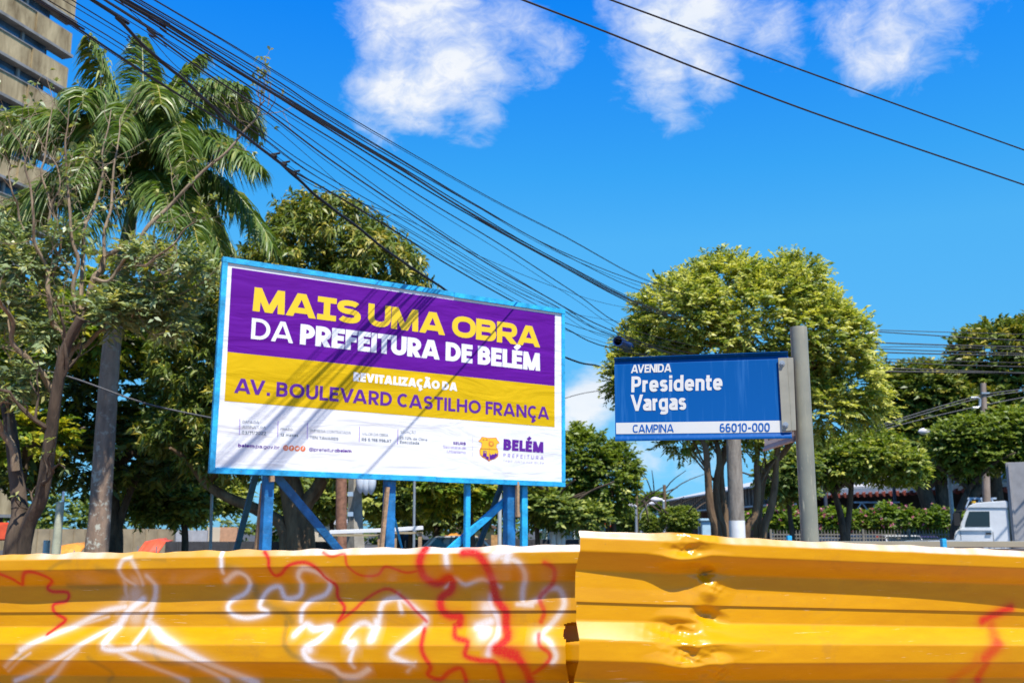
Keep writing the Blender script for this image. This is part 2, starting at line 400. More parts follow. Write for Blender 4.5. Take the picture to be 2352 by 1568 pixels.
KERN = {'AV': -.16, 'VA': -.16, 'CA': -.12, 'ÇA': -.12, 'ÇÃ': -.12, 'Va': -.10, 'LI': -.02, 'LÉ': -.04, 'TA': -.06, 'AT': -.06, 'TU': -.02, 'UM': -.02, 'OB': -.02, 'FR': -.04, 'RA': -.03, 'A ': 0, 'AÇ': -.05, 'ÃO': -.04, 'EV': -.03, 'SI': 0}
def text_polys(txt, runs_t, ws, track, p=2.0, serif=False, space=.34, xh=.72):
    """runs_t: weight for each character (number or list)"""
    x = 0.0; out = []; lay = 0; word = 0
    for i, ch in enumerate(txt):
        t = runs_t if isinstance(runs_t, (int, float)) else runs_t[i]
        if ch == ' ': x += space * ws; word += 1; continue
        wd, st = glyph(ch, t, ws, p, serif, xh)
        pr_ = txt[i - 1:i + 1]
        if pr_ in KERN: x += KERN[pr_] * ws
        for pts, ext, lo, hi in st:
            lay += 1; P = [np.array(q, float) for q in pts]; h = t / 2
            if ext:
                d0 = P[0] - P[1]; d1 = P[-1] - P[-2]
                P[0] = P[0] + d0 / np.linalg.norm(d0) * t; P[-1] = P[-1] + d1 / np.linalg.norm(d1) * t
            P = [P[0]] + [P[k] for k in range(1, len(P)) if np.linalg.norm(P[k] - P[k - 1]) > 1e-5]
            closed = np.linalg.norm(P[0] - P[-1]) < 1e-4
            offs = []
            for k in range(len(P)):
                if closed and k in (0, len(P) - 1): da = P[-1] - P[-2]; db = P[1] - P[0]
                else: da = P[k] - P[max(k - 1, 0)] if k > 0 else P[1] - P[0]; db = P[k + 1] - P[k] if k < len(P) - 1 else da
                da = da / np.linalg.norm(da); db = db / np.linalg.norm(db)
                n_ = np.array([-(da + db)[1], (da + db)[0]]); ln = np.linalg.norm(n_)
                n_ = np.array([-da[1], da[0]]) if ln < 1e-3 else n_ / ln
                c_ = max(.45, np.dot(n_, np.array([-da[1], da[0]]))); offs.append(n_ * h / c_)
            for k in range(len(P) - 1):
                q = clip_poly([tuple(P[k] + offs[k]), tuple(P[k] - offs[k]), tuple(P[k + 1] - offs[k + 1]), tuple(P[k + 1] + offs[k + 1])], lo, hi)
                if q: out.append(([(a_ + x, b_) for a_, b_ in q], lay, word))
        x += wd + track
    return x - track, out
def put_text(name, txt, weight, ws, track, P0, P1, P2, nrm, m, parent, lift=.0015, sub_of=None, **kw):
    """affine placement: P0 baseline left, P1 baseline right, P2 cap line above P0; one mesh per word"""
    W_, pol = text_polys(txt, weight, ws, track, **kw)
    P0, P1, P2, nrm = (np.array(q, float) for q in (P0, P1, P2, nrm)); N = Vector(nrm)
    words = {}
    small_ = name.startswith('small')
    for q, lay, wi in pol: words.setdefault(0 if small_ else wi, []).append((q, lay))
    o = None
    for wi, lst in words.items():
        V = []; Fc = []
        for q, lay in lst:
            n = len(V)
            for x, y in q: V.append(tuple(P0 + (P1 - P0) * (x / W_) + (P2 - P0) * y + nrm * (lift + .00012 * (lay % 7))))
            Fc.append(tuple(range(n, n + len(q))))
        me = bpy.data.meshes.new(name); me.from_pydata(V, [], Fc); me.update()
        bm = bmesh.new(); bm.from_mesh(me)
        for f in bm.faces:
            if f.normal.dot(N) < 0: f.normal_flip()
        bm.to_mesh(me); bm.free()
        o = link(name, me, m, parent)
        if small_: o['kind'] = 'stuff'
        if sub_of is not None: o.parent = sub_of; o.matrix_parent_inverse = Matrix.Identity(4)
    return o

# ============================================================ materials used by several things
M_wire = mat('black_cable', (.018, .018, .02), .5, var=0)
M_steel = mat('galvanised_steel', (.42, .44, .45), .45, .6, .1, 9)
M_white = mat('white_paint', (.78, .78, .76), .5, var=.05)
M_concrete = mat('concrete', (.36, .35, .32), .9, var=.2, scale=5, bump=.4)
M_wood = mat('raw_timber', (.42, .27, .15), .8, var=.25, scale=14, bump=.4)
def chipped(name, c, chip, amt=.5, rough=.5):
    m = mat(name, c, rough, var=.28, scale=8, bump=.35, bscale=35); t = NT(m.node_tree); b = t.n['Principled BSDF']
    src = b.inputs['Base Color'].links[0].from_socket; co_ = t.n.new('ShaderNodeTexCoord').outputs['Object']
    k = t.math('MULTIPLY', t.mapr(t.noise(co_, 16, 7, .75, .5), .60, .64), amt); t.link(t.mix(k, src, chip), b.inputs['Base Color']); return m
M_blue = chipped('blue_timber_paint', (.012, .17, .42), (.22, .30, .36), .7, .55)
M_tealshade = chipped('shaded_teal_timber', (.012, .10, .17), (.05, .12, .16), .6, .7)  # strut paint darkened, the shade they stand in is put into the colour
M_frame = chipped('light_blue_paint', (.025, .43, .78), (.03, .22, .50), .6)
M_glass = mat('dark_glass', (.02, .03, .035), .08, var=0, spec=.7)
M_rubber = mat('black_rubber', (.02, .02, .02), .8, var=0)
M_bark = bark_mat('dark_bark', (.03, .022, .014), (.14, .095, .06))
M_barkred = bark_mat('reddish_bark', (.085, .05, .026), (.25, .16, .085))
M_palmbark = bark_mat('palm_bark', (.15, .10, .07), (.36, .25, .17), .9)
M_twig = bark_mat('pale_twig', (.15, .10, .06), (.36, .27, .17), 0, 12)

# ============================================================ ground
def ground():
    m = bpy.data.materials.new('asphalt_ground'); m.use_nodes = True; t = NT(m.node_tree); b = t.n['Principled BSDF']
    co_ = t.n.new('ShaderNodeTexCoord').outputs['Object']
    c = t.mix(t.noise(co_, .6, 8, .7), (.035, .035, .036), (.085, .082, .078)); t.link(c, b.inputs['Base Color']); b.inputs['Roughness'].default_value = .95
    bp = t.n.new('ShaderNodeBump'); bp.inputs['Strength'].default_value = .3; t.link(t.noise(co_, 60, 4), bp.inputs['Height']); t.link(bp.outputs[0], b.inputs['Normal'])
    me = bpy.data.meshes.new('ground'); me.from_pydata([(-900, -300, 0), (900, -300, 0), (900, 1500, 0), (-900, 1500, 0)], [], [(0, 1, 2, 3)])
    tag(link('ground', me, m), 'grey asphalt and bare ground of the construction site', kind='structure')
    e_ = mat('bounce_earth', (.40, .205, .10), .95, var=.25, scale=1.5)  # unseen red ground, added as a warm bounce for the sheets
    me = bpy.data.meshes.new('bounce_earth'); me.from_pydata([(-14, -14, .004), (14, -14, .004), (14, 8.5, .004), (-14, 8.5, .004)], [], [(0, 1, 2, 3)])
    tag(link('bounce_earth', me, e_), 'unseen bare red earth around the hoarding, added to bounce warm light onto it', kind='structure')
    # planted strip of earth and short grass under the park trees
    g = mat('park_earth', (.10, .085, .045), .95, var=.4, scale=1.2)
    me = bpy.data.meshes.new('park_lawn'); me.from_pydata([(-60, 9, .004), (-3, 14, .004), (1, 60, .004), (-60, 75, .004)], [], [(0, 1, 2, 3)])
    tag(link('park_lawn', me, g), 'bare earth and grass under the park trees', kind='structure')
ground()

# ============================================================ corrugated hoarding panels
def fence_paint(name, dents=False):
    m = bpy.data.materials.new(name); m.use_nodes = True; t = NT(m.node_tree); b = t.n['Principled BSDF']
    co_ = t.n.new('ShaderNodeTexCoord').outputs['Object']
    mp_ = t.n.new('ShaderNodeMapping'); t.link(co_, mp_.inputs[0]); mp_.inputs['Scale'].default_value = (3, 3, 14)
    n_ = t.noise(mp_.outputs[0], 2.2, 6, .65)
    c = t.mix(t.mapr(n_, .35, .7), (.58, .262, .0001), (.66, .32, .0003))
    mq = t.n.new('ShaderNodeMapping'); t.link(co_, mq.inputs[0]); mq.inputs['Scale'].default_value = (4, 4, 90); mq.inputs['Rotation'].default_value = (0, radians(7), 0)
    c = t.mix(t.math('MULTIPLY', t.mapr(t.noise(mq.outputs[0], 2.0, 4, .75, .3), .66, .70), .45), c, (.85, .72, .45))
    c = t.mix(t.math('MULTIPLY', t.mapr(t.noise(co_, 5.5, 7, .72, .8), .56, .72), .35), c, (.36, .17, .03))
    sp_ = t.mapr(t.noise(co_, 120, 3, .6), .70, .76)
    c = t.mix(t.math('MULTIPLY', sp_, .5), c, (.30, .16, .03))
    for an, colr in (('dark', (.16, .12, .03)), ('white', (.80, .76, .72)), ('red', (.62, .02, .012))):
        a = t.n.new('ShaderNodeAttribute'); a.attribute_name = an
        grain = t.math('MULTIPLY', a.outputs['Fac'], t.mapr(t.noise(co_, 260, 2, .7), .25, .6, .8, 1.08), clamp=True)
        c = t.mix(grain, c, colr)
    t.link(c, b.inputs['Base Color']); b.inputs['Roughness'].default_value = .36
    b.inputs['Specular IOR Level'].default_value = .2
    b.inputs['Coat Weight'].default_value = .45; b.inputs['Coat Roughness'].default_value = .16
    bp = t.n.new('ShaderNodeBump'); bp.inputs['Strength'].default_value = .05; bp.inputs['Distance'].default_value = .004
    t.link(t.noise(mp_.outputs[0], 14, 5, .6), bp.inputs['Height']); t.link(bp.outputs[0], b.inputs['Normal'])
    return m
KN_H = [-46, -30, 0, 44, 158, 200, 245, 289, 403, 445, 490]
KN_D = [24, 40, 40, 0, 0, 40, 40, 0, 0, 40, 40]
for k in range(1, 6):
    KN_H += [245 * k + 289, 245 * k + 403, 245 * k + 445, 245 * k + 490]; KN_D += [0, 0, 40, 40]
KN_H = np.array(KN_H, float); KN_D = np.array(KN_D, float)
def profile(h):
    o = 0
    for k, wt in ((-2, .15), (-1, .2), (0, .3), (1, .2), (2, .15)): o = o + wt * np.interp(h + k, KN_H, KN_D)
    return o
class Panel:
    """a sheet stood on edge: a runs along the ridge line, h is the drop below the first ridge's lower crease (mm)"""
    def __init__(s, pl, pr):
        s.O = np.array(pl, float); s.U = np.array(pr, float) - s.O; s.len = np.linalg.norm(s.U); s.U /= s.len
        s.D = np.array([0, 0, -1.0]); s.D -= s.U * np.dot(s.U, s.D); s.D /= np.linalg.norm(s.D)
        s.N = np.cross(s.U, s.D); s.N *= -1 if s.N[1] > 0 else 1
    def uv(s, u, v):
        p = on_plane(u, v, s.O, s.N) - s.O; return np.dot(p, s.U), np.dot(p, s.D) * 1000
    def grid(s, name, a0, a1, na, h0, h1, nh, disp, parent, m, attrs=None, hole=None, back=0.0):
        A, Hh = np.meshgrid(np.linspace(a0, a1, na), np.linspace(h0, h1, nh))
        dz, dh = disp(A, Hh)
        P = s.O + s.U * A[..., None] + s.D * ((Hh + dh) / 1000)[..., None] + s.N * ((dz - 40 - back) / 1000)[..., None]
        idx = np.arange(na * nh).reshape(nh, na)
        Q = np.stack([idx[:-1, :-1], idx[:-1, 1:], idx[1:, 1:], idx[1:, :-1]], -1).reshape(-1, 4)
        if hole is not None:
            kc = ~hole(A[:-1, :-1].ravel(), Hh[:-1, :-1].ravel()); Q = Q[kc]
        V = P.reshape(-1, 3) - s.O
        me = mesh_np(name, V, Q[:, ::-1], attrs(A, Hh) if attrs else None)
        o = link(name, me, m, parent, True); return o

PL = Panel((-1.5015, 2.92, 1.583), (.169, 2.58, 1.615))
PR = Panel((.1515, 2.325, 1.6516), (1.399, 2.72, 1.5965))
def zl(x, y): return (.5737 * x, 1177.1 + .5737 * y)           # left crop -> view pixel
def zr(x, y): return (1263.3 + .4629 * x, 1177 + .4629 * y)
def strokes_field(panel, cv, strokes, A, Hh):
    """soft sprayed lines: strength by distance from each polyline"""
    out = np.zeros(A.shape)
    for pts, wpx, k in strokes:
        q = [panel.uv(*cv(x, y)) for x, y in pts]
        q = [(a * 1000, h) for a, h in q]
        # smooth the polyline (Catmull-Rom)
        if len(q) > 2:
            qq = [q[0]] + q + [q[-1]]; sm = []
            for i in range(1, len(qq) - 2):
                p0, p1, p2, p3 = (np.array(z) for z in qq[i - 1:i + 3])
                for tt in (0, .25, .5, .75):
                    sm.append(.5 * ((2 * p1) + (-p0 + p2) * tt + (2 * p0 - 5 * p1 + 4 * p2 - p3) * tt ** 2 + (-p0 + 3 * p1 - 3 * p2 + p3) * tt ** 3))
            sm.append(np.array(q[-1])); q = sm
        q = [np.array(z, float) for z in q]; rad = wpx * .65 / 2 * .92
        lo = np.min(q, 0) - rad * 2.5; hi = np.max(q, 0) + rad * 2.5
        X = A * 1000; sel = (X > lo[0]) & (X < hi[0]) & (Hh > lo[1]) & (Hh < hi[1])
        if not sel.any(): continue
        xs = X[sel]; hs = Hh[sel]; dm = np.full(xs.shape, 1e9)
        if len(q) == 1: q = [q[0], q[0] + .1]
        for i in range(len(q) - 1):
            d = q[i + 1] - q[i]; L2 = max(d @ d, 1e-6)
            tt = np.clip(((xs - q[i][0]) * d[0] + (hs - q[i][1]) * d[1]) / L2, 0, 1)
            dm = np.minimum(dm, np.hypot(xs - q[i][0] - d[0] * tt, hs - q[i][1] - d[1] * tt))
        f_ = k * .88 / (1 + np.exp((dm - rad * .9) / (rad * .27))) + .22 * k * np.exp(-(dm / (rad * 2.0)) ** 2)
        out[sel] = np.maximum(out[sel], f_)
    return np.clip(out, 0, 1)
WHITE = [([(880, 140), (885, 200), (882, 240)], 18, .95),
         ([(880, 275), (940, 240), (975, 265), (960, 320), (900, 355), (885, 385), (910, 415), (970, 425), (1045, 405), (1015, 380), (1030, 335), (1060, 305), (1095, 300), (1120, 345), (1175, 335), (1185, 290), (1180, 255), (1210, 225), (1265, 240), (1300, 285), (1280, 330), (1220, 355), (1185, 395), (1180, 440)], 22, .9),
         ([(1165, 490), (1200, 450), (1240, 470), (1300, 460), (1270, 510), (1215, 550), (1250, 600), (1320, 620), (1350, 655), (1410, 660), (1465, 630)], 26, .95),
         ([(1380, 500), (1400, 460), (1440, 445), (1490, 460), (1510, 370), (1560, 345), (1600, 355), (1650, 390), (1690, 440), (1620, 510), (1565, 565), (1600, 590), (1650, 610)], 24, .8),
         ([(1375, 515), (1415, 530), (1400, 590), (1410, 620)], 20, .8), ([(1575, 330), (1590, 400)], 20, .7), ([(1660, 600), (1620, 640)], 16, .5),
         ([(1490, 440), (1480, 505)], 36, .95), ([(1408, 530)], 44, .95), ([(1235, 545)], 40, .95), ([(1930, 480)], 60, 1.0), ([(1900, 460), (1950, 440)], 40, .9),
         ([(1975, 175), (2030, 150), (2030, 185)], 40, .95), ([(1782, 140), (1790, 215)], 24, .9), ([(1770, 300), (1810, 265), (1850, 290), (1920, 268), (1990, 300)], 18, .6),
         ([(2010, 180), (2070, 195), (2095, 245), (2080, 320), (2090, 370), (2150, 345), (2180, 310), (2230, 310), (2250, 370), (2215, 430), (2165, 490), (2200, 520), (2225, 570), (2210, 600)], 24, .7),
         ([(1955, 335), (1950, 370), (1975, 420), (1985, 490), (1965, 530), (1955, 565)], 28, .85), ([(1940, 385)], 60, .7), ([(2150, 500)], 44, .8), ([(2060, 370), (2120, 375)], 18, .6),
         # veiled figure on the left
         ([(520, 180), (490, 190), (475, 230), (480, 265), (510, 290)], 20, .6), ([(520, 180), (545, 230), (540, 290)], 20, .45),
         ([(575, 255), (592, 300), (585, 350), (560, 385), (530, 400)], 24, .7), ([(520, 270), (500, 330), (470, 350), (440, 400)], 40, .35),
         ([(510, 330), (510, 420)], 70, .45), ([(480, 350), (470, 300), (480, 250)], 20, .4),
         ([(540, 350), (480, 400), (430, 480), (415, 520)], 34, .95), ([(590, 340), (570, 410), (550, 480), (530, 540)], 26, .7),
         ([(470, 380), (380, 400), (260, 460), (150, 510), (80, 550)], 26, .75), ([(470, 430), (360, 500), (300, 540), (180, 610), (20, 680)], 22, .75),
         ([(80, 560), (0, 620)], 18, .5), ([(310, 545), (250, 600), (150, 682)], 20, .6), ([(430, 500), (410, 540), (470, 550), (540, 540)], 22, .85),
         ([(560, 440), (620, 490), (700, 530), (790, 580), (900, 640), (1000, 690)], 32, .8), ([(560, 540), (640, 560), (760, 600), (880, 682)], 28, .6),
         ([(430, 530), (500, 570), (600, 620), (720, 682)], 22, .55), ([(400, 420), (300, 450)], 14, .4), ([(0, 640), (60, 600), (120, 560)], 12, .35)]
RED = [([(-10, 243), (30, 265), (55, 288), (75, 262), (100, 238), (140, 240), (185, 270), (155, 300), (175, 318), (235, 322), (232, 355), (180, 370), (185, 405), (225, 432), (195, 460), (168, 488)], 17, .95),
       ([(1050, 155), (1072, 180), (1075, 215), (1085, 250), (1115, 245), (1160, 208), (1220, 198), (1265, 220), (1290, 262), (1325, 295), (1330, 340), (1358, 385), (1335, 435)], 17, .92),
       ([(1290, 158), (1330, 175), (1378, 165), (1390, 210), (1430, 250), (1500, 250), (1545, 215), (1620, 240), (1690, 225)], 12, .75),
       ([(1700, 145), (1685, 175), (1680, 210), (1690, 262), (1740, 285), (1790, 262), (1792, 310), (1750, 345), (1755, 395), (1790, 418), (1825, 420), (1822, 450)], 38, 1.0),
       ([(1855, 160), (1905, 163), (1945, 210), (1960, 280), (1975, 350), (2010, 400), (2012, 460), (2025, 505), (1985, 550), (2030, 560), (2070, 580), (2100, 630), (2110, 682)], 40, 1.0),
       ([(1683, 470), (1688, 555), (1718, 615), (1700, 655), (1745, 675), (1790, 640), (1840, 625), (1850, 682)], 22, .9),
       ([(1805, 455), (1815, 500), (1868, 520), (1862, 570), (1920, 590), (1985, 600), (1995, 660), (2000, 700)], 24, .9),
       ([(1990, 545), (2060, 570)], 60, 1.0),
       ([(2180, 200), (2215, 225), (2205, 280), (2180, 310), (2150, 345), (2168, 400), (2155, 440)], 22, .75), ([(2150, 490), (2160, 530), (2200, 565), (2190, 600), (2140, 640), (2100, 660)], 18, .8),
       ([(1330, 440), (1400, 390), (1430, 360), (1490, 320), (1540, 308), (1600, 345), (1650, 400), (1690, 440)], 15, .8)]
DARK = [([(885, 215), (950, 235), (985, 290), (1010, 340), (1060, 385), (1110, 400), (1140, 440)], 34, .45), ([(1120, 440), (1125, 500), (1160, 560), (1220, 590), (1320, 650), (1340, 682)], 24, .5),
        ([(240, 292), (340, 300), (440, 292)], 26, .4), ([(200, 225), (240, 200), (280, 190)], 18, .35), ([(390, 225), (470, 240)], 26, .35), ([(500, 190), (600, 185), (660, 190)], 14, .3),
        ([(60, 560), (150, 620)], 20, .3), ([(350, 580), (420, 640), (400, 682)], 22, .35), ([(600, 510), (650, 600), (800, 600), (880, 640)], 22, .4), ([(590, 530), (640, 580)], 14, .3), ([(760, 620), (840, 610)], 34, .4)]
RED_R = [([(2370, 480), (2290, 515), (2235, 545)], 44, .9), ([(2275, 540), (2285, 600), (2265, 650)], 60, .55), ([(2280, 650), (2245, 690), (2210, 730)], 60, .75), ([(2200, 745), (2150, 790), (2110, 850)], 60, .4), ([(2170, 720), (2120, 845)], 40, .3), ([(2225, 770), (2245, 850)], 46, .85)]
def disp_left(A, Hh):
    wob = 1.6 * np.sin(A * 5.1 + 1) * np.cos(Hh / 90) + .9 * np.sin(A * 14 + Hh / 40) + .5 * np.sin(A * 31 + 2)
    top = np.clip((-30 - Hh) / 16, 0, 1) * (1.6 * np.sin(A * 37) + 1.4 * np.sin(A * 61 + 1) + 1.2 * np.sin(A * 15))
    return profile(Hh) + wob, top
# dents of the right sheet, as (view x, view y, half width along, half height, inward depth in mm, shift of the creases in mm)
DENT = [(1578, 1263, .050, 17, 11, 7), (1560, 1285, .06, 14, -6, 6), (1632, 1262, .05, 18, 5, -2), (1640, 1320, .020, 14, 15, 0), (1622, 1305, .05, 14, 6, 0), (1655, 1345, .05, 38, -9, -5), (1645, 1360, .022, 16, -9, 0), (1600, 1350, .09, 22, 3, 0),
        (1640, 1412, .035, 13, 12, 0), (1665, 1425, .03, 12, 9, 0), (1585, 1425, .06, 18, -7, 0), (1560, 1440, .05, 14, 8, 0), (1580, 1462, .05, 13, 11, 6), (1620, 1468, .06, 10, -6, 3), (1585, 1508, .055, 20, 12, 16), (1560, 1520, .07, 16, -7, 5),
        (1612, 1500, .035, 13, -9, 2), (1640, 1498, .08, 12, 6, -3), (1690, 1490, .08, 16, -4, 0), (1655, 1535, .03, 24, -12, 0), (1640, 1560, .03, 14, -10, -6), (1600, 1236, .05, 10, -6, -3), (1560, 1232, .06, 9, 5, 0), (1660, 1236, .07, 10, -4, 3),
        (1545, 1478, .03, 9, 7, 0), (1595, 1482, .02, 8, -8, 0), (1570, 1490, .03, 8, 6, 0)]
def disp_right(A, Hh):
    dh = np.zeros(A.shape); dz = np.zeros(A.shape)
    for u, v, ra, rh, dep, sh in DENT:
        a0, h0 = PR.uv(u, v); x = (A - a0) / (ra * .72); y = (Hh - h0) / (rh * .9)
        r = np.sqrt(x * x + y * y + .02); cone = np.clip(1 - r / 1.9, 0, 1) ** 1.3
        dz -= dep * 1.15 * cone; dh += sh * np.exp(-x * x * .8) * np.exp(-y * y * .35)
    for u0, k in ((1592, 1.0), (1643, -.9)):        # two folds running up the sheet
        a0, _ = PR.uv(u0, 1400); x = np.abs(A - a0 - .012 * np.sin(Hh / 37)); dz -= k * 3.2 * np.clip(1 - x / .05, 0, 1) ** 1.5 * (.6 + .4 * np.sin(Hh / 28))
    amp = .62 + .38 * np.clip(A / .34, 0, 1)
    pf = 40 - (40 - profile(Hh - dh)) * amp
    def crump(u, v, ra, rh, k):
        a0, h0 = PR.uv(u, v); m_ = np.exp(-((A - a0) / ra) ** 2 - ((Hh - h0) / rh) ** 2)
        x, y = (A - a0) * 1000, Hh - h0
        return -k * m_ * (np.abs(np.sin(x / 13 + y / 9 + 1)) + np.abs(np.sin(x / 21 - y / 7)) + .7 * np.abs(np.sin(x / 7 + y / 17)))
    for c in ((1580, 1262, .04, 14, 2.6), (1590, 1235, .07, 10, 1.8), (1640, 1320, .03, 16, 2.5), (1570, 1455, .06, 18, 2.6), (1590, 1508, .05, 18, 3.0), (1640, 1415, .03, 14, 2.4), (1655, 1550, .04, 16, 2.5), (1655, 1350, .03, 14, 2.0)): dz += crump(*c)
    near = np.exp(-((A - .3) / .16) ** 2)
    topwave = np.clip((-20 - Hh) / 26, 0, 1) * (4.2 * np.sin((A - .1) * 9) * np.exp(-((A - .25) / .25) ** 2) + 1.1 * np.sin(A * 29) + .7 * np.sin(A * 57))
    twist = -np.clip(A - .45, 0, 2) / .85 * np.tan(radians(9)) * (np.minimum(Hh, 380) + 20)
    lip = np.exp(-((Hh - 86) / 3.0) ** 2) * 0
    wob = (1.2 * np.sin(A * 6 + Hh / 70) )
    curl = -.19 * (np.clip(.16 - A, 0, 1) + np.clip(.34 - A, 0, .18) ** 2 / .36) * 1000
    return pf + twist + wob + lip + dz + curl, -topwave
M_fl = fence_paint('yellow_hoarding_paint'); M_fr = fence_paint('yellow_hoarding_paint_dented')
def lip_up(disp, d0):
    # the upper sheet's tail kicks out a little below its last fold
    def f(A, Hh):
        dz, dh = disp(A, Hh); return dz + np.clip((Hh - d0) / 30, 0, 1) * 1.8, dh
    return f
def top_white(A, Hh, prof):  # whitens the sheet's top strip, unevenly along its length
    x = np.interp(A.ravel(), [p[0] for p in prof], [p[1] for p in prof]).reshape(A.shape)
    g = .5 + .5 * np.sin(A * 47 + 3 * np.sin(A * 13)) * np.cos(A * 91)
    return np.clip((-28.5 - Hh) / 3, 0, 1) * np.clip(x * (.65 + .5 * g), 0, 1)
def lattr(A, Hh):
    ch_ = top_white(A, Hh, [(-.2, .05), (.1, .1), (.18, .45), (.35, .45), (.45, .1), (.65, .1), (.85, .2), (1.0, .6), (1.3, .7), (1.8, .75)])
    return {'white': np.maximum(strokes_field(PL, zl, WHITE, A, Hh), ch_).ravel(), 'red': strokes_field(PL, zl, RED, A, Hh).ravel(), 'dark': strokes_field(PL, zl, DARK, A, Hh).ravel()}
def rattr(A, Hh):
    z = np.zeros(A.size); return {'white': top_white(A, Hh, [(0, .5), (.2, .4), (.27, .0), (.36, .0), (.4, .5), (.5, .3), (.7, .65), (2, .8)]).ravel() * .8, 'red': strokes_field(PR, zr, RED_R, A, Hh).ravel(), 'dark': strokes_field(PR, lambda x, y: (x, y), [([(1640, 1318), (1644, 1320)], 12, .9), ([(1630, 1322), (1652, 1312)], 6, .7), ([(1585, 1511), (1600, 1516)], 5, .5)], A, Hh).ravel()}
fl = thing('hoarding_panel', 'yellow corrugated hoarding panel sprayed with red and white graffiti', 'fence', tuple(PL.O), 0, 'yellow hoarding panels in the foreground')
fr = thing('hoarding_panel', 'dented yellow corrugated hoarding panel, crumpled near its middle, almost clean', 'fence', tuple(PR.O), 0, 'yellow hoarding panels in the foreground')
a_n = PL.uv(*zl(2245, 470))[0]; a_m = PL.uv(*zl(2262, 540))[0]; hn0 = PL.uv(*zl(2245, 430))[1]; hn1 = PL.uv(*zl(2262, 505))[1]; hn2 = PL.uv(*zl(2262, 575))[1]
def notch(A, Hh):
    edge = np.where(Hh < hn1, a_n + .004 * np.sin(Hh / 4), a_m)
    slope = a_n + (1.78 - a_n) * np.clip((hn0 + 12 - Hh) / 30, 0, 1)
    return (Hh > hn0 - 18) & (A > np.maximum(edge, slope)) 
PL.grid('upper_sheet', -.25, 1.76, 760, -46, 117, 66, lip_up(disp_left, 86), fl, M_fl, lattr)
PL.grid('lower_sheet', -.25, 1.76, 760, 106, 372, 108, disp_left, fl, M_fl, lattr, hole=notch, back=1.8)
PL.grid('base_sheet', -.25, 1.72, 30, 362, 1590, 250, disp_left, fl, M_fl, lambda A, Hh: {k: np.zeros(A.size) for k in ('white', 'red', 'dark')}, back=4)
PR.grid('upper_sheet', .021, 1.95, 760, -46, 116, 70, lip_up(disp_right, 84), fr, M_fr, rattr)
PR.grid('lower_sheet', .026, 1.95, 760, 105, 396, 120, disp_right, fr, M_fr, rattr, back=1.8)
PR.grid('base_sheet', .028, 1.95, 30, 385, 1610, 250, lambda A, Hh: (profile(Hh) - np.clip(A - .45, 0, 2) / .85 * np.tan(radians(9)) * (np.minimum(Hh, 380) + 20), Hh * 0), fr, M_fr, lambda A, Hh: {k: np.zeros(A.size) for k in ('white', 'red', 'dark')}, back=4)
# the next sheet behind, seen through the torn corner, and the timber rails and posts that carry the hoarding
fb = thing('hoarding_panel', 'plain yellow sheet seen through the torn corner between the two panels', 'fence', tuple(PL.O), 0, 'yellow hoarding panels in the foreground')
PL.grid('sheet', 1.5, 1.86, 60, -20, 1590, 300, lambda A, Hh: (profile(Hh), Hh * 0), fb, M_fl, lambda A, Hh: {k: np.zeros(A.size) for k in ('white', 'red', 'dark')}, back=62)
for par, pn, aa in ((fl, PL, (-.1, .9)), (fr, PR, (.25, 1.7))):
    for a_ in aa:
        b = MB(); p = pn.U * a_ - pn.N * .20; b.box((p[0], p[1], -pn.O[2] + (pn.O[2] - .05) / 2), (.07, .07, pn.O[2] - .05)); b.build('post', M_wood, par)
    b = MB(); b.beam(pn.U * (aa[0] - .1) - pn.N * .15 + pn.D * .3, pn.U * (aa[1] + .2) - pn.N * .15 + pn.D * .3, .03, .06); b.build('rail', M_wood, par)

# ============================================================ billboard
BA = at(510, 588, 8.942); BB = at(481, 1086, 8.942); BD = at(1299, 1117, 11.053)
BU = BD - BB; BL = float(np.linalg.norm(BU)); BU /= BL
BV = np.array([0, 0, 1.0]); BN = np.cross(BU, BV); BN /= np.linalg.norm(BN); BN *= -1 if BN[1] > 0 else 1
BV = np.cross(BN, BU); BV *= np.sign(BV[2])
BH = 2.0
def bp_(u, v, d=0.0): return on_plane(u, v, BB - BN * d, BN)          # d metres behind the frame face
def bl(x, y, d=0.0): return BB + BU * x + BV * y - BN * d
M_canvas_w = mat('white_banner', (.80, .80, .80), .55, var=.02, bump=.0)
def banner_mat(name, col):
    m = bpy.data.materials.new(name); m.use_nodes = True; t = NT(m.node_tree); b = t.n['Principled BSDF']
    co_ = t.n.new('ShaderNodeTexCoord').outputs['Object']
    n_ = t.noise(co_, 3, 6, .6); t.link(t.mix(t.mapr(n_, .3, .7), tuple(c * .93 for c in col), col), b.inputs['Base Color'])
    b.inputs['Roughness'].default_value = .5; b.inputs['Specular IOR Level'].default_value = .15
    mp_ = t.n.new('ShaderNodeMapping'); t.link(co_, mp_.inputs[0]); mp_.inputs['Rotation'].default_value = (0, radians(38), 0); mp_.inputs['Scale'].default_value = (.7, .7, 3.2)
    h1 = t.noise(mp_.outputs[0], 1.6, 3, .5, .6)
    bp = t.n.new('ShaderNodeBump'); bp.inputs['Strength'].default_value = .5; bp.inputs['Distance'].default_value = .05
    t.link(h1, bp.inputs['Height']); t.link(bp.outputs[0], b.inputs['Normal']); return m
_b = 0
M_bw = banner_mat('banner_white', (.80, .80, .80)); M_bp = banner_mat('banner_purple', (.118, .006, .27)); M_by = banner_mat('banner_yellow', (.66, .425, .002))
M_tw = mat('print_white', (.82, .82, .82), .5, var=0); M_ty = mat('print_yellow', (.84, .56, .012), .5, var=0)
M_tp = mat('print_purple', (.105, .007, .26), .5, var=0); M_tg = mat('print_grey', (.22, .24, .26), .5, var=0); M_to = mat('print_orange', (.75, .17, .04), .5, var=0)
M_tl = mat('print_lilac', (.36, .26, .60), .5, var=0); M_tgold = mat('print_gold', (.82, .50, .02), .5, var=0)
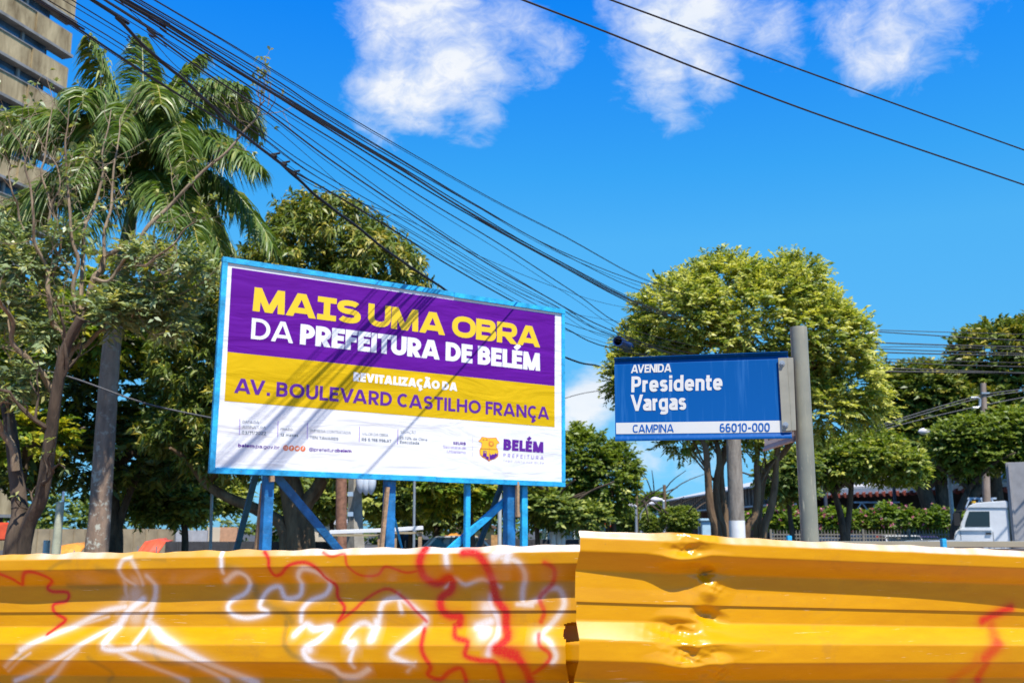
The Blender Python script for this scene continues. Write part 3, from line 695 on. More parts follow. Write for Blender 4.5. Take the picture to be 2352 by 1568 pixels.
bb = wthing('billboard', 'large purple, yellow and white public works billboard in a light blue timber frame', 'billboard', (float((BB + BD)[0] / 2), float((BB + BD)[1] / 2), 0))
def bquad(name, pts, d, m):
    me = bpy.data.meshes.new(name); P = [tuple(p + BN * (d)) for p in pts]
    n = len(P); back = [tuple(np.array(p) - BN * .0008) for p in P]
    me.from_pydata(P + back, [], [tuple(range(n)), tuple(range(n, 2 * n))[::-1]] + [(i, (i + 1) % n, (i + 1) % n + n, i + n) for i in range(n)])
    bm = bmesh.new(); bm.from_mesh(me); bmesh.ops.recalc_face_normals(bm, faces=bm.faces); bm.to_mesh(me); bm.free()
    return link(name, me, m, bb)
CD = .016                    # the banner is stretched this far behind the frame's face
fw = .052
bquad('banner', [bl(.02, .02, CD), bl(BL - .02, .02, CD), bl(BL - .02, BH - .02, CD), bl(.02, BH - .02, CD)], 0, M_bw)
cz = lambda x, y: (459.4 + .3845 * x, 545.5 + .3845 * y)
def cq(x, y): return bp_(*cz(x, y), CD)
bquad('purple_field', [cq(163, 682), cq(2118, 886), cq(2120, 462), cq(190, 180)], .0018, M_bp)
bquad('yellow_field', [cq(146, 975), cq(2118, 1132), cq(2118, 886), cq(163, 682)], .0018, M_by)
# frame: each board its own piece
def fboard(x0, y0, x1, y1, m=M_frame, name='frame_board', d0=0.0, d1=.05):
    b = MB(); p = [bl(x0, y0, d0), bl(x1, y0, d0), bl(x1, y0, d1), bl(x0, y0, d1), bl(x0, y1, d0), bl(x1, y1, d0), bl(x1, y1, d1), bl(x0, y1, d1)]
    b.hexa(p); return b.build(name, m, bb, bevel=.002)
fboard(0, 0, fw * .95, BH - fw - .002); fboard(BL - fw * .8, fw + .002, BL, BH - fw - .002)
fboard(fw * .95 + .002, 0, 2.30, fw); fboard(2.304, -.003, BL, fw - .003)
fboard(0, BH - fw, 2.46, BH); fboard(2.464, BH - fw - .006, BL + .004, BH - .006, d0=-.004)
b = MB(); p = [bl(.01, .012, .052), bl(BL - .01, .012, .052), bl(BL - .01, .012, .064), bl(.01, .012, .064), bl(.01, BH - .012, .052), bl(BL - .01, BH - .012, .052), bl(BL - .01, BH - .012, .064), bl(.01, BH - .012, .064)]
b.hexa(p); b.build('backing_board', mat('plywood', (.30, .22, .14), .8, var=.2), bb)
# nail heads
for i in range(16):
    x_ = .03 + (BL - .06) * i / 15; b = MB(); c_ = bl(x_, .026 if i % 2 else BH - .028, -.0005); b.tube([c_, c_ + BN * .002], .004, 6); 
    if i in (1, 4, 6, 9, 11, 14): b.build('nail', M_steel, bb)
def ground_pt(p0, p1):
    p0 = np.array(p0); p1 = np.array(p1); k = p0[2] / (p0[2] - p1[2]); return p0 + (p1 - p0) * k
def strut(name, uv0, uv1, wpx, m, d0, d1, thick=.045, ground=True, side=None):
    p0 = bp_(*uv0, d0); p1 = bp_(*uv1, d1); w_ = wpx / F * np.linalg.norm(p0 - CAM)
    e = ground_pt(p0, p1) if ground else p1
    b = MB(); b.beam(p0, e, w_, thick, side if side is not None else BU); return b.build(name, m, bb, bevel=.003)
def bpost(u0, u1, top, name='post', m=M_blue, d=.066, depth=.1):
    # vertical timber from behind the board down to the ground
    v = 1180; a = bp_(u0, v, d); c = bp_(u1, v, d); mid = (a + c) / 2; w_ = np.linalg.norm(c - a)
    b = MB(); z0, z1 = 0, top; p = []
    for z in (z0, z1):
        for sx, dd in ((-1, 0), (1, 0), (1, depth), (-1, depth)):
            q = mid + BU * w_ / 2 * sx - BN * dd; p.append((q[0], q[1], z))
    b.hexa(p); return b.build(name, m, bb, bevel=.004)
bpost(606, 627, 4.1, d=.068); bpost(888, 908, 4.1, d=.068); bpost(1166, 1184, 4.1, d=.068)
bpost(1070, 1081, 3.9, 'batten', M_frame, .07, .05); bpost(1199.5, 1212.5, 3.9, 'batten', M_frame, .07, .05)
strut('strut', (590, 1080), (545, 1255), 12, M_tealshade, .22, .9)
strut('strut', (1155, 1105), (1103, 1246), 10, M_tealshade, .22, .9)
strut('brace', (622, 1078), (770, 1253), 18, M_blue, .18, .30)
strut('brace', (1190, 1124), (1048, 1249), 15, M_frame, .18, .22)
strut('prop', (604, 1109), (589, 1255), 7.5, M_wood, .19, .3)
strut('prop', (890, 1118), (877, 1251), 8, M_wood, .05, .08)
strut('prop', (1188, 1105), (1188.5, 1186), 6, M_wood, .02, .02, ground=False)
strut('brace', (906, 1190), (924, 1262), 4.5, M_frame, .3, .5, .03)
strut('block', (624, 1092), (624.5, 1106), 10, M_wood, .02, .02, .05, False)
strut('block', (1189, 1176), (1189, 1187), 8, M_wood, .015, .015, .05, False)
def btext(name, txt, wt, ws, tr, x0, x1, x2, m, cv=None, **kw):
    cv = cv or cz
    return put_text(name, txt, wt, ws, tr, bp_(*cv(*x0), CD), bp_(*cv(*x1), CD), bp_(*cv(*x2), CD), BN, m, bb, lift=kw.pop('lift', .0036), **kw)
btext('lettering', 'MAIS UMA OBRA', .24, 1.12, .03, (313, 438), (2032, 657), (322, 296), M_ty, serif=True, space=.22, p=2.4)
btext('lettering', 'DA PREFEITURA DE BELÉM', [.16, .16] + [.245] * 20, 1.0, .035, (303, 604), (2030, 797), (310, 480), M_tw, space=.24)
btext('lettering', 'REVITALIZAÇÃO DA', .27, 1.0, .05, (914, 856), (1536, 917), (917, 803), M_tw, space=.22)
btext('lettering', 'AV. BOULEVARD CASTILHO FRANÇA', .185, 1.0, .09, (202, 926), (2085, 1086), (207, 838), M_tp, space=.26)
c1 = lambda x, y: (459.4 + .1953 * x, 930.2 + .1953 * y)
c2 = lambda x, y: (861.3 + .1953 * x, 930.2 + .1953 * y)
def small(txt, wt, x0, x1, h, m, cv, **kw):
    btext('small_lettering', txt, wt, 1.0, kw.pop('tr', .09), x0, x1, (x0[0] + h * .05, x0[1] - h), m, cv, lift=.002, **kw)
for args in [('DATA DA', .1, (497, 210), (693, 218), 33), ('ASSINATURA', .1, (497, 268), (773, 280), 32), ('03/11/2022', .17, (490, 338), (775, 350), 38),
             ('PRAZO', .1, (945, 292), (1087, 299), 30), ('12 meses', .17, (943, 362), (1155, 372), 34), ('EMPRESA CONTRATADA', .1, (1293, 313), (1773, 340), 32),
             ('TEN TAVARES', .15, (1290, 393), (1625, 412), 33), ('VALOR DA OBRA', .1, (1902, 351), (2210, 368), 32), ('R$ 5.198.996,67', .16, (1900, 418), (2248, 438), 35)]:
    small(*args[:4], args[4], M_tg, c1)
for args in [('SITUAÇÃO', .1, (297, 325), (482, 336), 30), ('25.72% de Obra', .13, (288, 396), (612, 420), 32), ('Executada', .18, (290, 446), (518, 460), 34)]:
    small(*args[:4], args[4], M_tg, c2)
small('SEURB', .18, (917, 460), (1067, 469), 33, M_tp, c2); small('Secretaria de', .1, (800, 503), (1067, 517), 33, M_tl, c2); small('Urbanismo', .1, (847, 556), (1067, 570), 32, M_tl, c2)
btext('lettering', 'BELÉM', .27, 1.0, .06, (1508, 527), (1980, 560), (1512, 396), M_tp, c2, lift=.002)
small('PREFEITURA', .13, (1507, 607), (1982, 640), 43, M_tl, c2, tr=.5); small('TAMO JUNTO POR BELÉM', .1, (1507, 665), (1983, 692), 22, M_tl, c2, tr=.45, space=.7)
small('belem.pa.gov.br', [.2] * 5 + [.11] * 10, (447, 490), (935, 515), 42, M_tp, c1, tr=.07); small('@prefeiturabelem', [.11] * 11 + [.2] * 5, (1280, 537), (1780, 556), 42, M_tp, c1, tr=.07)
def bpoly(name, pts, cv, m, lift): 
    return bquad(name, [bp_(*cv(x, y), CD) for x, y in pts], lift, m)
for x, y0, y1 in ((465, 160, 346), (914, 186, 370), (1261, 210, 393), (1873, 252, 428)): bpoly('divider', [(x - 6, y1), (x + 3, y1 + 1), (x + 8, y0), (x - 1, y0)], c1, M_tl, .002)
bpoly('divider', [(260, 457), (270, 458), (275, 285), (265, 284)], c2, M_tl, .002); bpoly('divider', [(1142, 628), (1144, 628), (1149, 368), (1147, 368)], c2, M_tl, .002)
for x, y in ((1008, 501), (1076, 504), (1143, 508), (1210, 511)):
    bpoly('round_icon', [(x + 31 * cos(a), y + 33 * sin(a)) for a in [2 * pi * k / 18 for k in range(18)]], c1, M_to, .002)
# what each round icon shows
bpoly('icon_mark', [(994, 515), (1022, 516), (1022, 487), (994, 486)], c1, M_tw, .0035); bpoly('icon_mark', [(999, 510), (1017, 511), (1017, 492), (999, 491)], c1, M_to, .005)
bpoly('icon_mark', [(1066, 524), (1074, 524), (1075, 506), (1088, 500), (1086, 486), (1074, 486), (1066, 496)], c1, M_tw, .0035)
bpoly('icon_mark', [(1128, 520), (1148, 524), (1160, 508), (1162, 496), (1148, 494), (1140, 504), (1126, 496)], c1, M_tw, .0035)
bpoly('icon_mark', [(1200, 522), (1212, 522), (1214, 502), (1224, 504), (1222, 496), (1214, 490), (1208, 490), (1206, 512), (1198, 512)], c1, M_tw, .0035)
# coat of arms
SH = [(1255, 370), (1340, 382), (1425, 379), (1442, 412), (1466, 440), (1436, 452), (1427, 490), (1452, 545), (1448, 600), (1415, 628), (1370, 642), (1338, 660), (1305, 634), (1262, 612), (1232, 580), (1228, 530), (1252, 480), (1252, 440), (1214, 420), (1238, 400)]
SC = np.mean(np.array(SH), 0)
bpoly('crest', SH, c2, M_to, .002); bpoly('crest', [tuple(SC + (np.array(q) - SC) * .94) for q in SH], c2, M_tgold, .0034)
bpoly('crest_line', [(1338, 650), (1341, 650), (1343, 384), (1340, 384)], c2, M_to, .0048); bpoly('crest_line', [(1232, 510), (1446, 522), (1446, 518), (1232, 506)], c2, M_to, .006)
bpoly('crest_tower', [(1262, 600), (1312, 618), (1308, 536), (1272, 534), (1272, 560)], c2, M_tp, .0048); bpoly('crest_tower', [(1285, 562), (1300, 563), (1300, 545), (1285, 544)], c2, M_tgold, .006)
bpoly('crest_wave', [(1345, 560), (1345, 640), (1400, 625), (1440, 590), (1440, 560), (1425, 575), (1415, 560), (1400, 580), (1380, 575), (1360, 590)], c2, M_tp, .0048)
bpoly('crest_ground', [(1300, 622), (1335, 645), (1335, 605), (1310, 600)], c2, M_tp, .0048)
for k in range(16):
    a = 2 * pi * k / 16; q = lambda r, da: (1364 + r * cos(a + da) * .9, 455 + r * sin(a + da))
    bpoly('crest_ray', [q(26, -.12), q(42, 0), q(26, .12)], c2, M_to, .0048)
bpoly('crest_sun', [(1364 + 24 * cos(2 * pi * k / 14), 455 + 25 * sin(2 * pi * k / 14)) for k in range(14)], c2, M_to, .0048); bpoly('crest_sun', [(1364 + 17 * cos(2 * pi * k / 14), 455 + 18 * sin(2 * pi * k / 14)) for k in range(14)], c2, M_tgold, .006)
for x in (1275, 1312): bpoly('crest_mark', [(x + 12 * cos(2 * pi * k / 8), 405 + 9 * sin(2 * pi * k / 8)) for k in range(8)], c2, M_to, .0048)

# ============================================================ street name sign on its pole
PX = at(1859, 1215, 3.45); prad = 19.6 / F * 3.45
def sign_blue(name, c):
    m = bpy.data.materials.new(name); m.use_nodes = True; t = NT(m.node_tree); b = t.n['Principled BSDF']
    co_ = t.n.new('ShaderNodeTexCoord').outputs['Object']
    mp_ = t.n.new('ShaderNodeMapping'); t.link(co_, mp_.inputs[0]); mp_.inputs['Scale'].default_value = (60, 60, 3)
    st = t.mapr(t.noise(mp_.outputs[0], 1.0, 3, .6), .55, .75)
    t.link(t.mix(t.math('MULTIPLY', st, .2), c, (.10, .30, .62)), b.inputs['Base Color']); b.inputs['Roughness'].default_value = .4; b.inputs['Specular IOR Level'].default_value = .14
    return m
M_sb = sign_blue('sign_blue', (.0002, .078, .285)); M_sw = mat('sign_white', (.78, .76, .70), .45, var=.03); M_sbt = mat('sign_blue_print', (.003, .12, .45), .4, var=0)
def pole_mat():
    m = bpy.data.materials.new('grey_pole_paint'); m.use_nodes = True; t = NT(m.node_tree); b = t.n['Principled BSDF']
    co_ = t.n.new('ShaderNodeTexCoord').outputs['Object']
    mp_ = t.n.new('ShaderNodeMapping'); t.link(co_, mp_.inputs[0]); mp_.inputs['Scale'].default_value = (75, 75, 9); mp_.inputs['Rotation'].default_value = (0, radians(4), 0)
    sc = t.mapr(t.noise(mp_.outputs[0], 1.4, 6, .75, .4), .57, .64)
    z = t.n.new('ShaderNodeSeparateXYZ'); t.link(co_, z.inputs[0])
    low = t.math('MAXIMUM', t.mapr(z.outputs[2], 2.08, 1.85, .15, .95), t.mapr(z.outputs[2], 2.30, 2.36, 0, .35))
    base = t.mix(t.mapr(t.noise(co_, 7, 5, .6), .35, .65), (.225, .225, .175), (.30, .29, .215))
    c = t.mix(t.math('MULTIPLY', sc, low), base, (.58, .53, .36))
    wh = t.mapr(t.noise(co_, 55, 3, .7), .74, .76); c = t.mix(t.math('MULTIPLY', wh, .7), c, (.7, .7, .68))
    t.link(c, b.inputs['Base Color']); b.inputs['Roughness'].default_value = .45
    bp = t.n.new('ShaderNodeBump'); bp.inputs['Strength'].default_value = .15; bp.inputs['Distance'].default_value = .002
    t.link(t.noise(co_, 60, 4), bp.inputs['Height']); t.link(bp.outputs[0], b.inputs['Normal']); return m
M_pole = pole_mat()
sg = wthing('street_name_sign', 'blue avenue name sign bolted to a round grey steel pole', 'street sign', (PX[0], PX[1], 0))
ztop = at(1833, 752, 3.45)[2]
b = MB(); b.tube([(PX[0], PX[1], 0), (PX[0], PX[1], 1.0), (PX[0], PX[1], ztop - .004)], prad, 40); b.build('pole', M_pole, sg, True)
b = MB(); b.tube([(PX[0], PX[1], ztop - .004), (PX[0], PX[1], ztop + .001)], prad * .97, 40); b.build('pole_cap', M_pole, sg, True)
SLb = at(1413.5, 1013.5, 3.555); SRb = at(1819, 1007, 3.405); SLt = at(1414, 822, 3.555)
SU = SRb - SLb; SLn = float(np.linalg.norm(SU)); SU /= SLn; SV = np.array([0, 0, 1.0]); SN = np.cross(SU, SV); SN /= np.linalg.norm(SN); SN *= -1 if SN[1] > 0 else 1
SV = np.cross(SN, SU); SV *= np.sign(SV[2]); SHt = float(np.dot(SLt - SLb, SV))
def blade(name, O, U, V, N, Ln, Ht, m, parent):
    prof = [(-.012, .004), (.006, 0), (.0085, .001), (.0085, .0065), (.0075, .009), (0.002, .0165), (.0, .021), (0, Ht - .028), (-.001, Ht - .024), (-.006, Ht - .0165), (-.0065, Ht - .014), (-.004, Ht - .0125), (.008, Ht - .002), (.008, Ht), (-.012, Ht - .001)]
    b = MB(); n = len(prof); vs = []
    for x in (0, Ln):
        for d, h in prof: vs.append(O + U * x + V * h + N * d)
    fs = [(i, (i + 1) % n, (i + 1) % n + n, i + n) for i in range(n)] + [tuple(range(n))[::-1], tuple(range(n, 2 * n))]
    b._add(vs, fs); o = b.build(name, m, parent, True); return o
pl = blade('name_plate', SLb, SU, SV, SN, SLn, SHt, M_sb, sg)
sz = lambda x, y: (1378.1 + .21973 * x, 746.5 + .21973 * y)
def spt(x, y): return on_plane(*sz(x, y), SLb, SN)
def sub(o, parent):       # hang a finished world-space mesh below a part
    o.parent = parent; o.matrix_parent_inverse = Matrix.Identity(4); return o
def squad(name, pts, m, lift, parent, N=None, O=None):
    N = SN if N is None else N
    P = [tuple(p + N * lift) for p in pts] + [tuple(p + N * .0001) for p in pts]; n = len(pts)
    me = bpy.data.meshes.new(name); me.from_pydata(P, [], [tuple(range(n))] + [(i, (i + 1) % n, (i + 1) % n + n, i + n) for i in range(n)])
    bm = bmesh.new(); bm.from_mesh(me); bmesh.ops.recalc_face_normals(bm, faces=bm.faces)
    for f in bm.faces:
        if len(f.verts) == n and f.normal.dot(Vector(N)) < 0 and n != 4: f.normal_flip()
    bm.to_mesh(me); bm.free(); me.materials.append(m)
    o = bpy.data.objects.new(name, me); COL.objects.link(o); return sub(o, parent)
squad('white_band', [spt(170, 1137), spt(2010, 1119), spt(1990, 995), spt(168, 1020)], M_sw, .0006, pl)
def stext(txt, wt, x0, x1, x2, m, lift=.0006, tr=.09, p=2.7, xh=.74):
    o = put_text('lettering', txt, wt, 1.0, tr, spt(*x0), spt(*x1), spt(*x2), SN, m, None, lift=lift, p=p, xh=xh, sub_of=pl); return o
stext('AVENIDA', .20, (322, 502), (747, 489), (327, 415), M_sw, tr=.03); stext('Presidente', .20, (327, 702), (1280, 678), (330, 536), M_sw, tr=.085)
stext('Vargas', .20, (320, 897), (902, 884), (318, 728), M_sw, tr=.07); stext('CAMPINA', .15, (343, 1122), (773, 1116), (343, 1040), M_sbt, .0014, tr=.07); stext('66010-000', .155, (1252, 1116), (1776, 1110), (1252, 1027), M_sbt, .0014, tr=.08)
M_brk = mat('bracket_grey', (.36, .34, .26), .45, var=.12, scale=9)
b = MB(); q = [spt(1860, 347), spt(1952, 343), spt(2003, 1104), spt(1903, 1112)]; b.ngon_prism([p + SN * .0095 for p in q], -SN * .0045); br = b.build('bracket', M_brk, sg, bevel=.001)
b = MB(); q = [spt(1952, 343), spt(2020, 341), spt(2050, 1100), spt(2003, 1104)]; b.ngon_prism([p + SN * .007 for p in q], -SN * .03); b.build('bracket_web', M_brk, sg, bevel=.001)
for x, y in ((1903, 405), (1939, 1044)):
    c_ = spt(x, y) + SN * .0095; b = MB(); b.tube([c_, c_ + SN * .002], .0098, 20); b.build('washer', M_steel, sg, True)
    b = MB(); b.tube([c_ + SN * .002, c_ + SN * .0085], .0066, 6); b.build('bolt', M_steel, sg, bevel=.0006)
# the second blade, seen almost edge-on behind the pole
S2a = at(1757, 1036, 3.90); S2b = at(1826, 1012, 3.47); S2b[2] = S2a[2]
U2 = S2b - S2a; L2 = float(np.linalg.norm(U2)); U2 /= L2; V2 = np.array([0, 0, 1.0]); N2 = np.cross(U2, V2); N2 *= -1 if N2[0] > 0 else 1
M_s2 = mat('sign_back_grey', (.40, .38, .42), .5, var=.1)
p2 = blade('name_plate', S2a, U2, V2, N2, L2, .3, M_s2, sg)
squad('white_band', [S2a + V2 * .022, S2b + V2 * .022, S2b + V2 * .08, S2a + V2 * .08], M_sw, .0006, p2, N2)
o = put_text('lettering', 'CAMPINA', .15, 1.0, .07, S2a + U2 * .06 + V2 * .036, S2a + U2 * .21 + V2 * .036, S2a + U2 * .06 + V2 * .066, N2, mat('sign_dark_print', (.06, .05, .07), .5, var=0), None, lift=.0014, p=2.7); sub(o, p2)
b = MB(); b.tube([(PX[0], PX[1], S2a[2] + .12), (PX[0] - .03, PX[1] + .05, S2a[2] + .12)], .012, 8); b.build('bracket', M_brk, sg)

# ============================================================ overhead cables
# They run from a pole behind the camera's left shoulder to the pole that stands inside the round tree.
CDIR = np.array([.53, 1.0, 0]) / np.linalg.norm([.53, 1.0, 0]); CNRM = np.array([CDIR[1], -CDIR[0], 0]); CPT = np.array([2.04, 14.7, 0])
def cable_pts(uvs, off):
    return [on_plane(u, v, CPT + CNRM * off, CNRM) for u, v in uvs]
def smooth(pts, k=5):
    pts = [np.array(p, float) for p in pts]; q = [2 * pts[0] - pts[1]] + pts + [2 * pts[-1] - pts[-2]]; o = []
    for i in range(1, len(q) - 2):
        p0, p1, p2, p3 = q[i - 1:i + 3]
        for j in range(k):
            t = j / k; o.append(.5 * (2 * p1 + (p2 - p0) * t + (2 * p0 - 5 * p1 + 4 * p2 - p3) * t * t + (3 * p1 - p0 - 3 * p2 + p3) * t ** 3))
    o.append(pts[-1]); return o
def cable(uvs, off, r, label, near=(-5.2, 2.2), far=True, m=M_wire, group='black overhead cables strung across the street', wobble=0.0):
    P = cable_pts(uvs, off)
    d = P[0] - P[1]; d[2] *= .5; k = 9.0 / np.linalg.norm(d); P = [P[0] + d * k] + [P[0] + d * k * .5] + P
    if far:
        e = np.array([3.74, 16.55, P[-1][2] + (P[-1][2] - P[-2][2]) / max(.1, (P[-1][1] - P[-2][1])) * (16.55 - P[-1][1]) * .6]); P = P + [e]
    P = smooth(P)
    if wobble:
        P = [p + np.array([0, 0, wobble * sin(i * .9) * cos(i * .37)]) for i, p in enumerate(P)]
    b = MB(); b.tube(P, r, 6); o = b.build('overhead_cable', m, None, True)
    return tag(o, label, 'cable', group)
W1 = [(355, 0), (513, 92), (643, 171), (855, 300), (1124, 453.6), (1295, 541.5), (1501, 649)]
W2 = [(321, 0), (478, 92), (643, 190), (750, 263), (926, 370), (1101, 475), (1277, 572), (1490, 655)]
W3 = [(306, 0), (478, 103), (643, 205), (804, 305), (1000, 420), (1145, 502), (1320, 597), (1488, 673)]
B1 = [(284, 0), (345, 34), (478, 119), (615, 205), (750, 286), (926, 392), (1058, 476), (1233, 577), (1493, 708)]
W4 = [(263, 0), (376, 72), (513, 160), (683, 270), (804, 345), (970, 453.6), (1145, 559), (1321, 673), (1453, 757)]
W5 = [(239, 0), (342, 72), (478, 171), (618, 262), (750, 361), (926, 480), (1101, 594), (1233, 669), (1409, 761)]
W5b = [(243, 0), (342, 66), (478, 160), (615, 250), (750, 345), (926, 472), (1101, 588), (1290, 702), (1415, 775)]
W7 = [(164, 0), (307, 95), (478, 212), (587, 293), (706, 379), (882, 480), (1014, 559), (1145, 638), (1277, 704), (1409, 770)]
W8 = [(143, 20), (307, 126), (478, 235), (587, 304), (706, 392), (838, 471), (970, 550), (1101, 629), (1260, 715), (1330, 752)]
W9 = [(82, 0), (137, 37), (239, 106), (342, 174), (444, 239), (547, 301), (649, 379), (750, 436), (899, 526), (1014, 599), (1163, 684), (1295, 752), (1409, 801)]
W10 = [(212, 0), (266, 41), (342, 116), (410, 174), (478, 236), (547, 301), (632, 366), (684, 410), (740, 462), (816, 517), (908, 590), (1014, 660), (1120, 735), (1295, 820), (1365, 838), (1420, 843)]
WX = [(294, 20), (342, 82), (410, 157), (478, 196), (598, 268), (720, 370), (880, 510), (1014, 592), (1145, 652), (1290, 712), (1400, 735)]
cable(W1, -.20, .0045, 'topmost thin cable of the fan running down into the round tree')
cable(W2, -.01, .0055, 'second cable from the top of the fan over the billboard')
cable(W3, -.05, .005, 'third cable from the top, just under a lighter parallel one')
for k, (du, dv, off, r) in enumerate([(0, 0, -.035, .0075), (3, -3.5, -.05, .006), (-4, 4.5, -.075, .007), (1, 2.5, -.02, .006), (9, 1, -.11, .005)]):
    uv = [(u + du * (1 + .6 * sin(i * 1.3 + k)), v + dv * (1 + .7 * cos(i * 1.7 + k * 2))) for i, (u, v) in enumerate(B1)]
    cable(uv, off, r, ['thickest strand of the black cable bundle over the billboard', 'upper thin strand lying along the thick cable bundle', 'lower strand twisted along the thick cable bundle', 'middle strand woven into the cable bundle', 'loose outer strand crossing along the cable bundle'][k])
cable(W4, -.215, .006, 'black cable just below the thick bundle, ending left of the round tree')
cable(W5, .20, .0065, 'cable midway down the fan, meeting the tree near the blue pipe')
cable(W5b, -.29, .004, 'thin cable shadowing the one midway down the fan')
cable(W7, -.34, .004, 'thin cable sagging low across the sky above the billboard')
cable(W8, -.36, .004, 'lowest thin cable crossing above the right end of the billboard')
cable(W9, -.385, .0075, 'heavy cable passing behind the billboard and out past its right edge')
cable(WX, -.38, .0025, 'very thin slack wire weaving between the heavier cables')
cable([(u, v + 3 + 2 * sin(i)) for i, (u, v) in enumerate(W9[:8])] + [(925, 500), (1105, 590), (1290, 665), (1430, 705)], -.37, .003, 'thin slack cable crossing up from the heavy cable to the tree')
for k, (base_, off, du, dv) in enumerate([(W2, -.03, 4, 7), (W4, -.205, -5, 9), (W5, -.27, 4, 12), (W7, -.35, -4, 9), (W8, -.37, -6, 11), (W1, -.19, 3, 5)]):
    cable([(u + du, v + dv * (1 + .35 * sin(i * 1.1 + k))) for i, (u, v) in enumerate(base_)], off, .0028, ['thin wire hanging just under the second cable from the top', 'thin wire just below the cable under the thick bundle', 'thin wire loosely following the mid-fan cable', 'thin wire under the low sagging cable', 'very lowest thin wire over the billboard right end', 'thin wire pairing the topmost cable'][k])
hc = cable(W10, -1.9, .016, 'twisted heavy service cable sagging lowest, with clamps along it', wobble=.008)
for i, (u, v) in enumerate([(630, 362), (653, 381), (676, 402)]):
    p = on_plane(u, v, CPT + CNRM * -1.9, CNRM); b = MB(); b.box(p + np.array([0, 0, .02]), (.05, .05, .03)); b.tube([p + np.array([-.05, 0, .03]), p + np.array([.06, 0, .05])], .012, 6)
    b.build('clamp', M_rubber, hc); hc.children[-1].matrix_parent_inverse = Matrix.Identity(4)
for uvs, z, lab in (([(1200, 0), (1395, 75), (1634, 170.6), (1907, 273), (2352, 424.6)], 0, 'lower of the two thin wires crossing the open sky on the right'), ([(1402, 0), (1634, 85), (1838, 160), (2112, 259), (2352, 344.7)], 1, 'upper of the two thin wires crossing the open sky on the right')):
    # a service pair crossing nearer the camera, running down to the right
    nn = np.array([.55, -1.0, 0]); nn /= np.linalg.norm(nn); P = [on_plane(u, v, np.array([0, 4.6 + .3 * z, 0]), nn) for u, v in uvs]
    P = [P[0] + (P[0] - P[1]) * 2] + P + [P[-1] + (P[-1] - P[-2]) * 1.5]; b = MB(); b.tube(smooth(P, 8), .0052, 6)
    tag(b.build('overhead_cable', M_wire, None, True), lab, 'cable', 'two wires over the right of the street')
FARW = [[(1990, 757), (2150, 762), (2352, 768)], [(1990, 760), (2200, 774), (2352, 782)], [(1990, 786), (2160, 792), (2352, 797)], [(1990, 797), (2120, 796), (2352, 803)], [(1990, 800), (2150, 806), (2352, 812)],
        [(1990, 808), (2200, 814), (2352, 816)], [(1990, 823), (2180, 829), (2352, 833)], [(2005, 829), (2180, 838), (2352, 842)], [(2020, 845), (2200, 851), (2352, 857)], [(2030, 853), (2180, 855), (2352, 857)]]
nm = ['highest', 'second', 'third', 'fourth', 'fifth', 'sixth', 'seventh', 'eighth', 'ninth', 'lowest and thickest']
for i, uv in enumerate(FARW):
    P = [at(u, v, 26 + .2 * i + (u - 1990) * .002) for u, v in uv]; P = [P[0] + (P[0] - P[1]) * 1.1] + P + [P[-1] + (P[-1] - P[-2]) * 1.0]
    b = MB(); b.tube(smooth(P, 4), .026 if i == 9 else .011 + .004 * (i % 3), 5)
    tag(b.build('overhead_cable', M_wire, None, True), nm[i] + ' of the level wires right of the round tree', 'cable', 'level wires at the right')
M_wl = mat('pale_wire', (.09, .09, .095), .7, 0, 0)
for i, uv in enumerate([[(1995, 985), (2110, 948), (2250, 908), (2352, 893)], [(1995, 990), (2110, 954), (2250, 914), (2352, 898)], [(2030, 985), (2140, 957), (2260, 930), (2352, 912)]]):
    P = [at(u, v, 44) for u, v in uv]; P = [P[0] + (P[0] - P[1]) * .8] + P + [P[-1] + (P[-1] - P[-2])]
    b = MB(); b.tube(smooth(P, 4), .02, 5); tag(b.build('overhead_cable', M_wl, None, True), ['upper', 'middle', 'lower'][i] + ' pale wire passing the far grey pole in front of dark trees', 'cable', 'pale wires by the far pole')
b = MB(); b.tube(smooth([at(100, 850, 13), at(180, 872, 13.2), at(330, 925, 13.5), at(478, 958, 14), at(620, 985, 15)], 5), .012, 5); tag(b.build('overhead_cable', M_wl, None, True), 'pale wire sagging past the palm trunk towards the billboard', 'cable')
b = MB(); b.tube(smooth([at(1250, 930, 30), at(1330, 905, 30), at(1400, 893, 30), at(1500, 870, 30)], 5), .012, 5); tag(b.build('overhead_cable', M_wire, None, True), 'thin wire across the white cloud right of the billboard', 'cable')

# ============================================================ leaves
def leaf_mesh(name, base, d, up, ln, wd, var, m, parent, droop=.25):
    """one kite-shaped leaf per row: base points, directions, side vectors"""
    n = len(base); ln = np.asarray(ln)[:, None] if np.ndim(ln) else ln; wd = np.asarray(wd)[:, None] if np.ndim(wd) else wd
    side = np.cross(d, up); side /= np.linalg.norm(side, axis=1)[:, None] + 1e-9; nrm = np.cross(side, d)
    V = np.empty((n, 4, 3)); V[:, 0] = base; V[:, 1] = base + d * ln * .45 + side * wd * .5 + nrm * wd * .12
    V[:, 2] = base + d * ln - np.array([0, 0, 1]) * ln * droop; V[:, 3] = base + d * ln * .45 - side * wd * .5 + nrm * wd * .12
    Q = np.arange(n * 4).reshape(n, 4)
    me = mesh_np(name, V.reshape(-1, 3), Q, {'var': np.repeat(var, 4)})
    return link(name, me, m, parent)
def unit(n):
    v = R.normal(size=(n, 3)); return v / np.linalg.norm(v, axis=1)[:, None]
def bumpy(d, s):
    return (np.sin(d[:, 0] * 7 + s) * np.cos(d[:, 2] * 6 + s * 2) + np.sin(d[:, 1] * 9 + s * 3 + d[:, 0] * 4) * .6 + np.sin(d[:, 2] * 15 + d[:, 0] * 13 + s) * .4) / 2
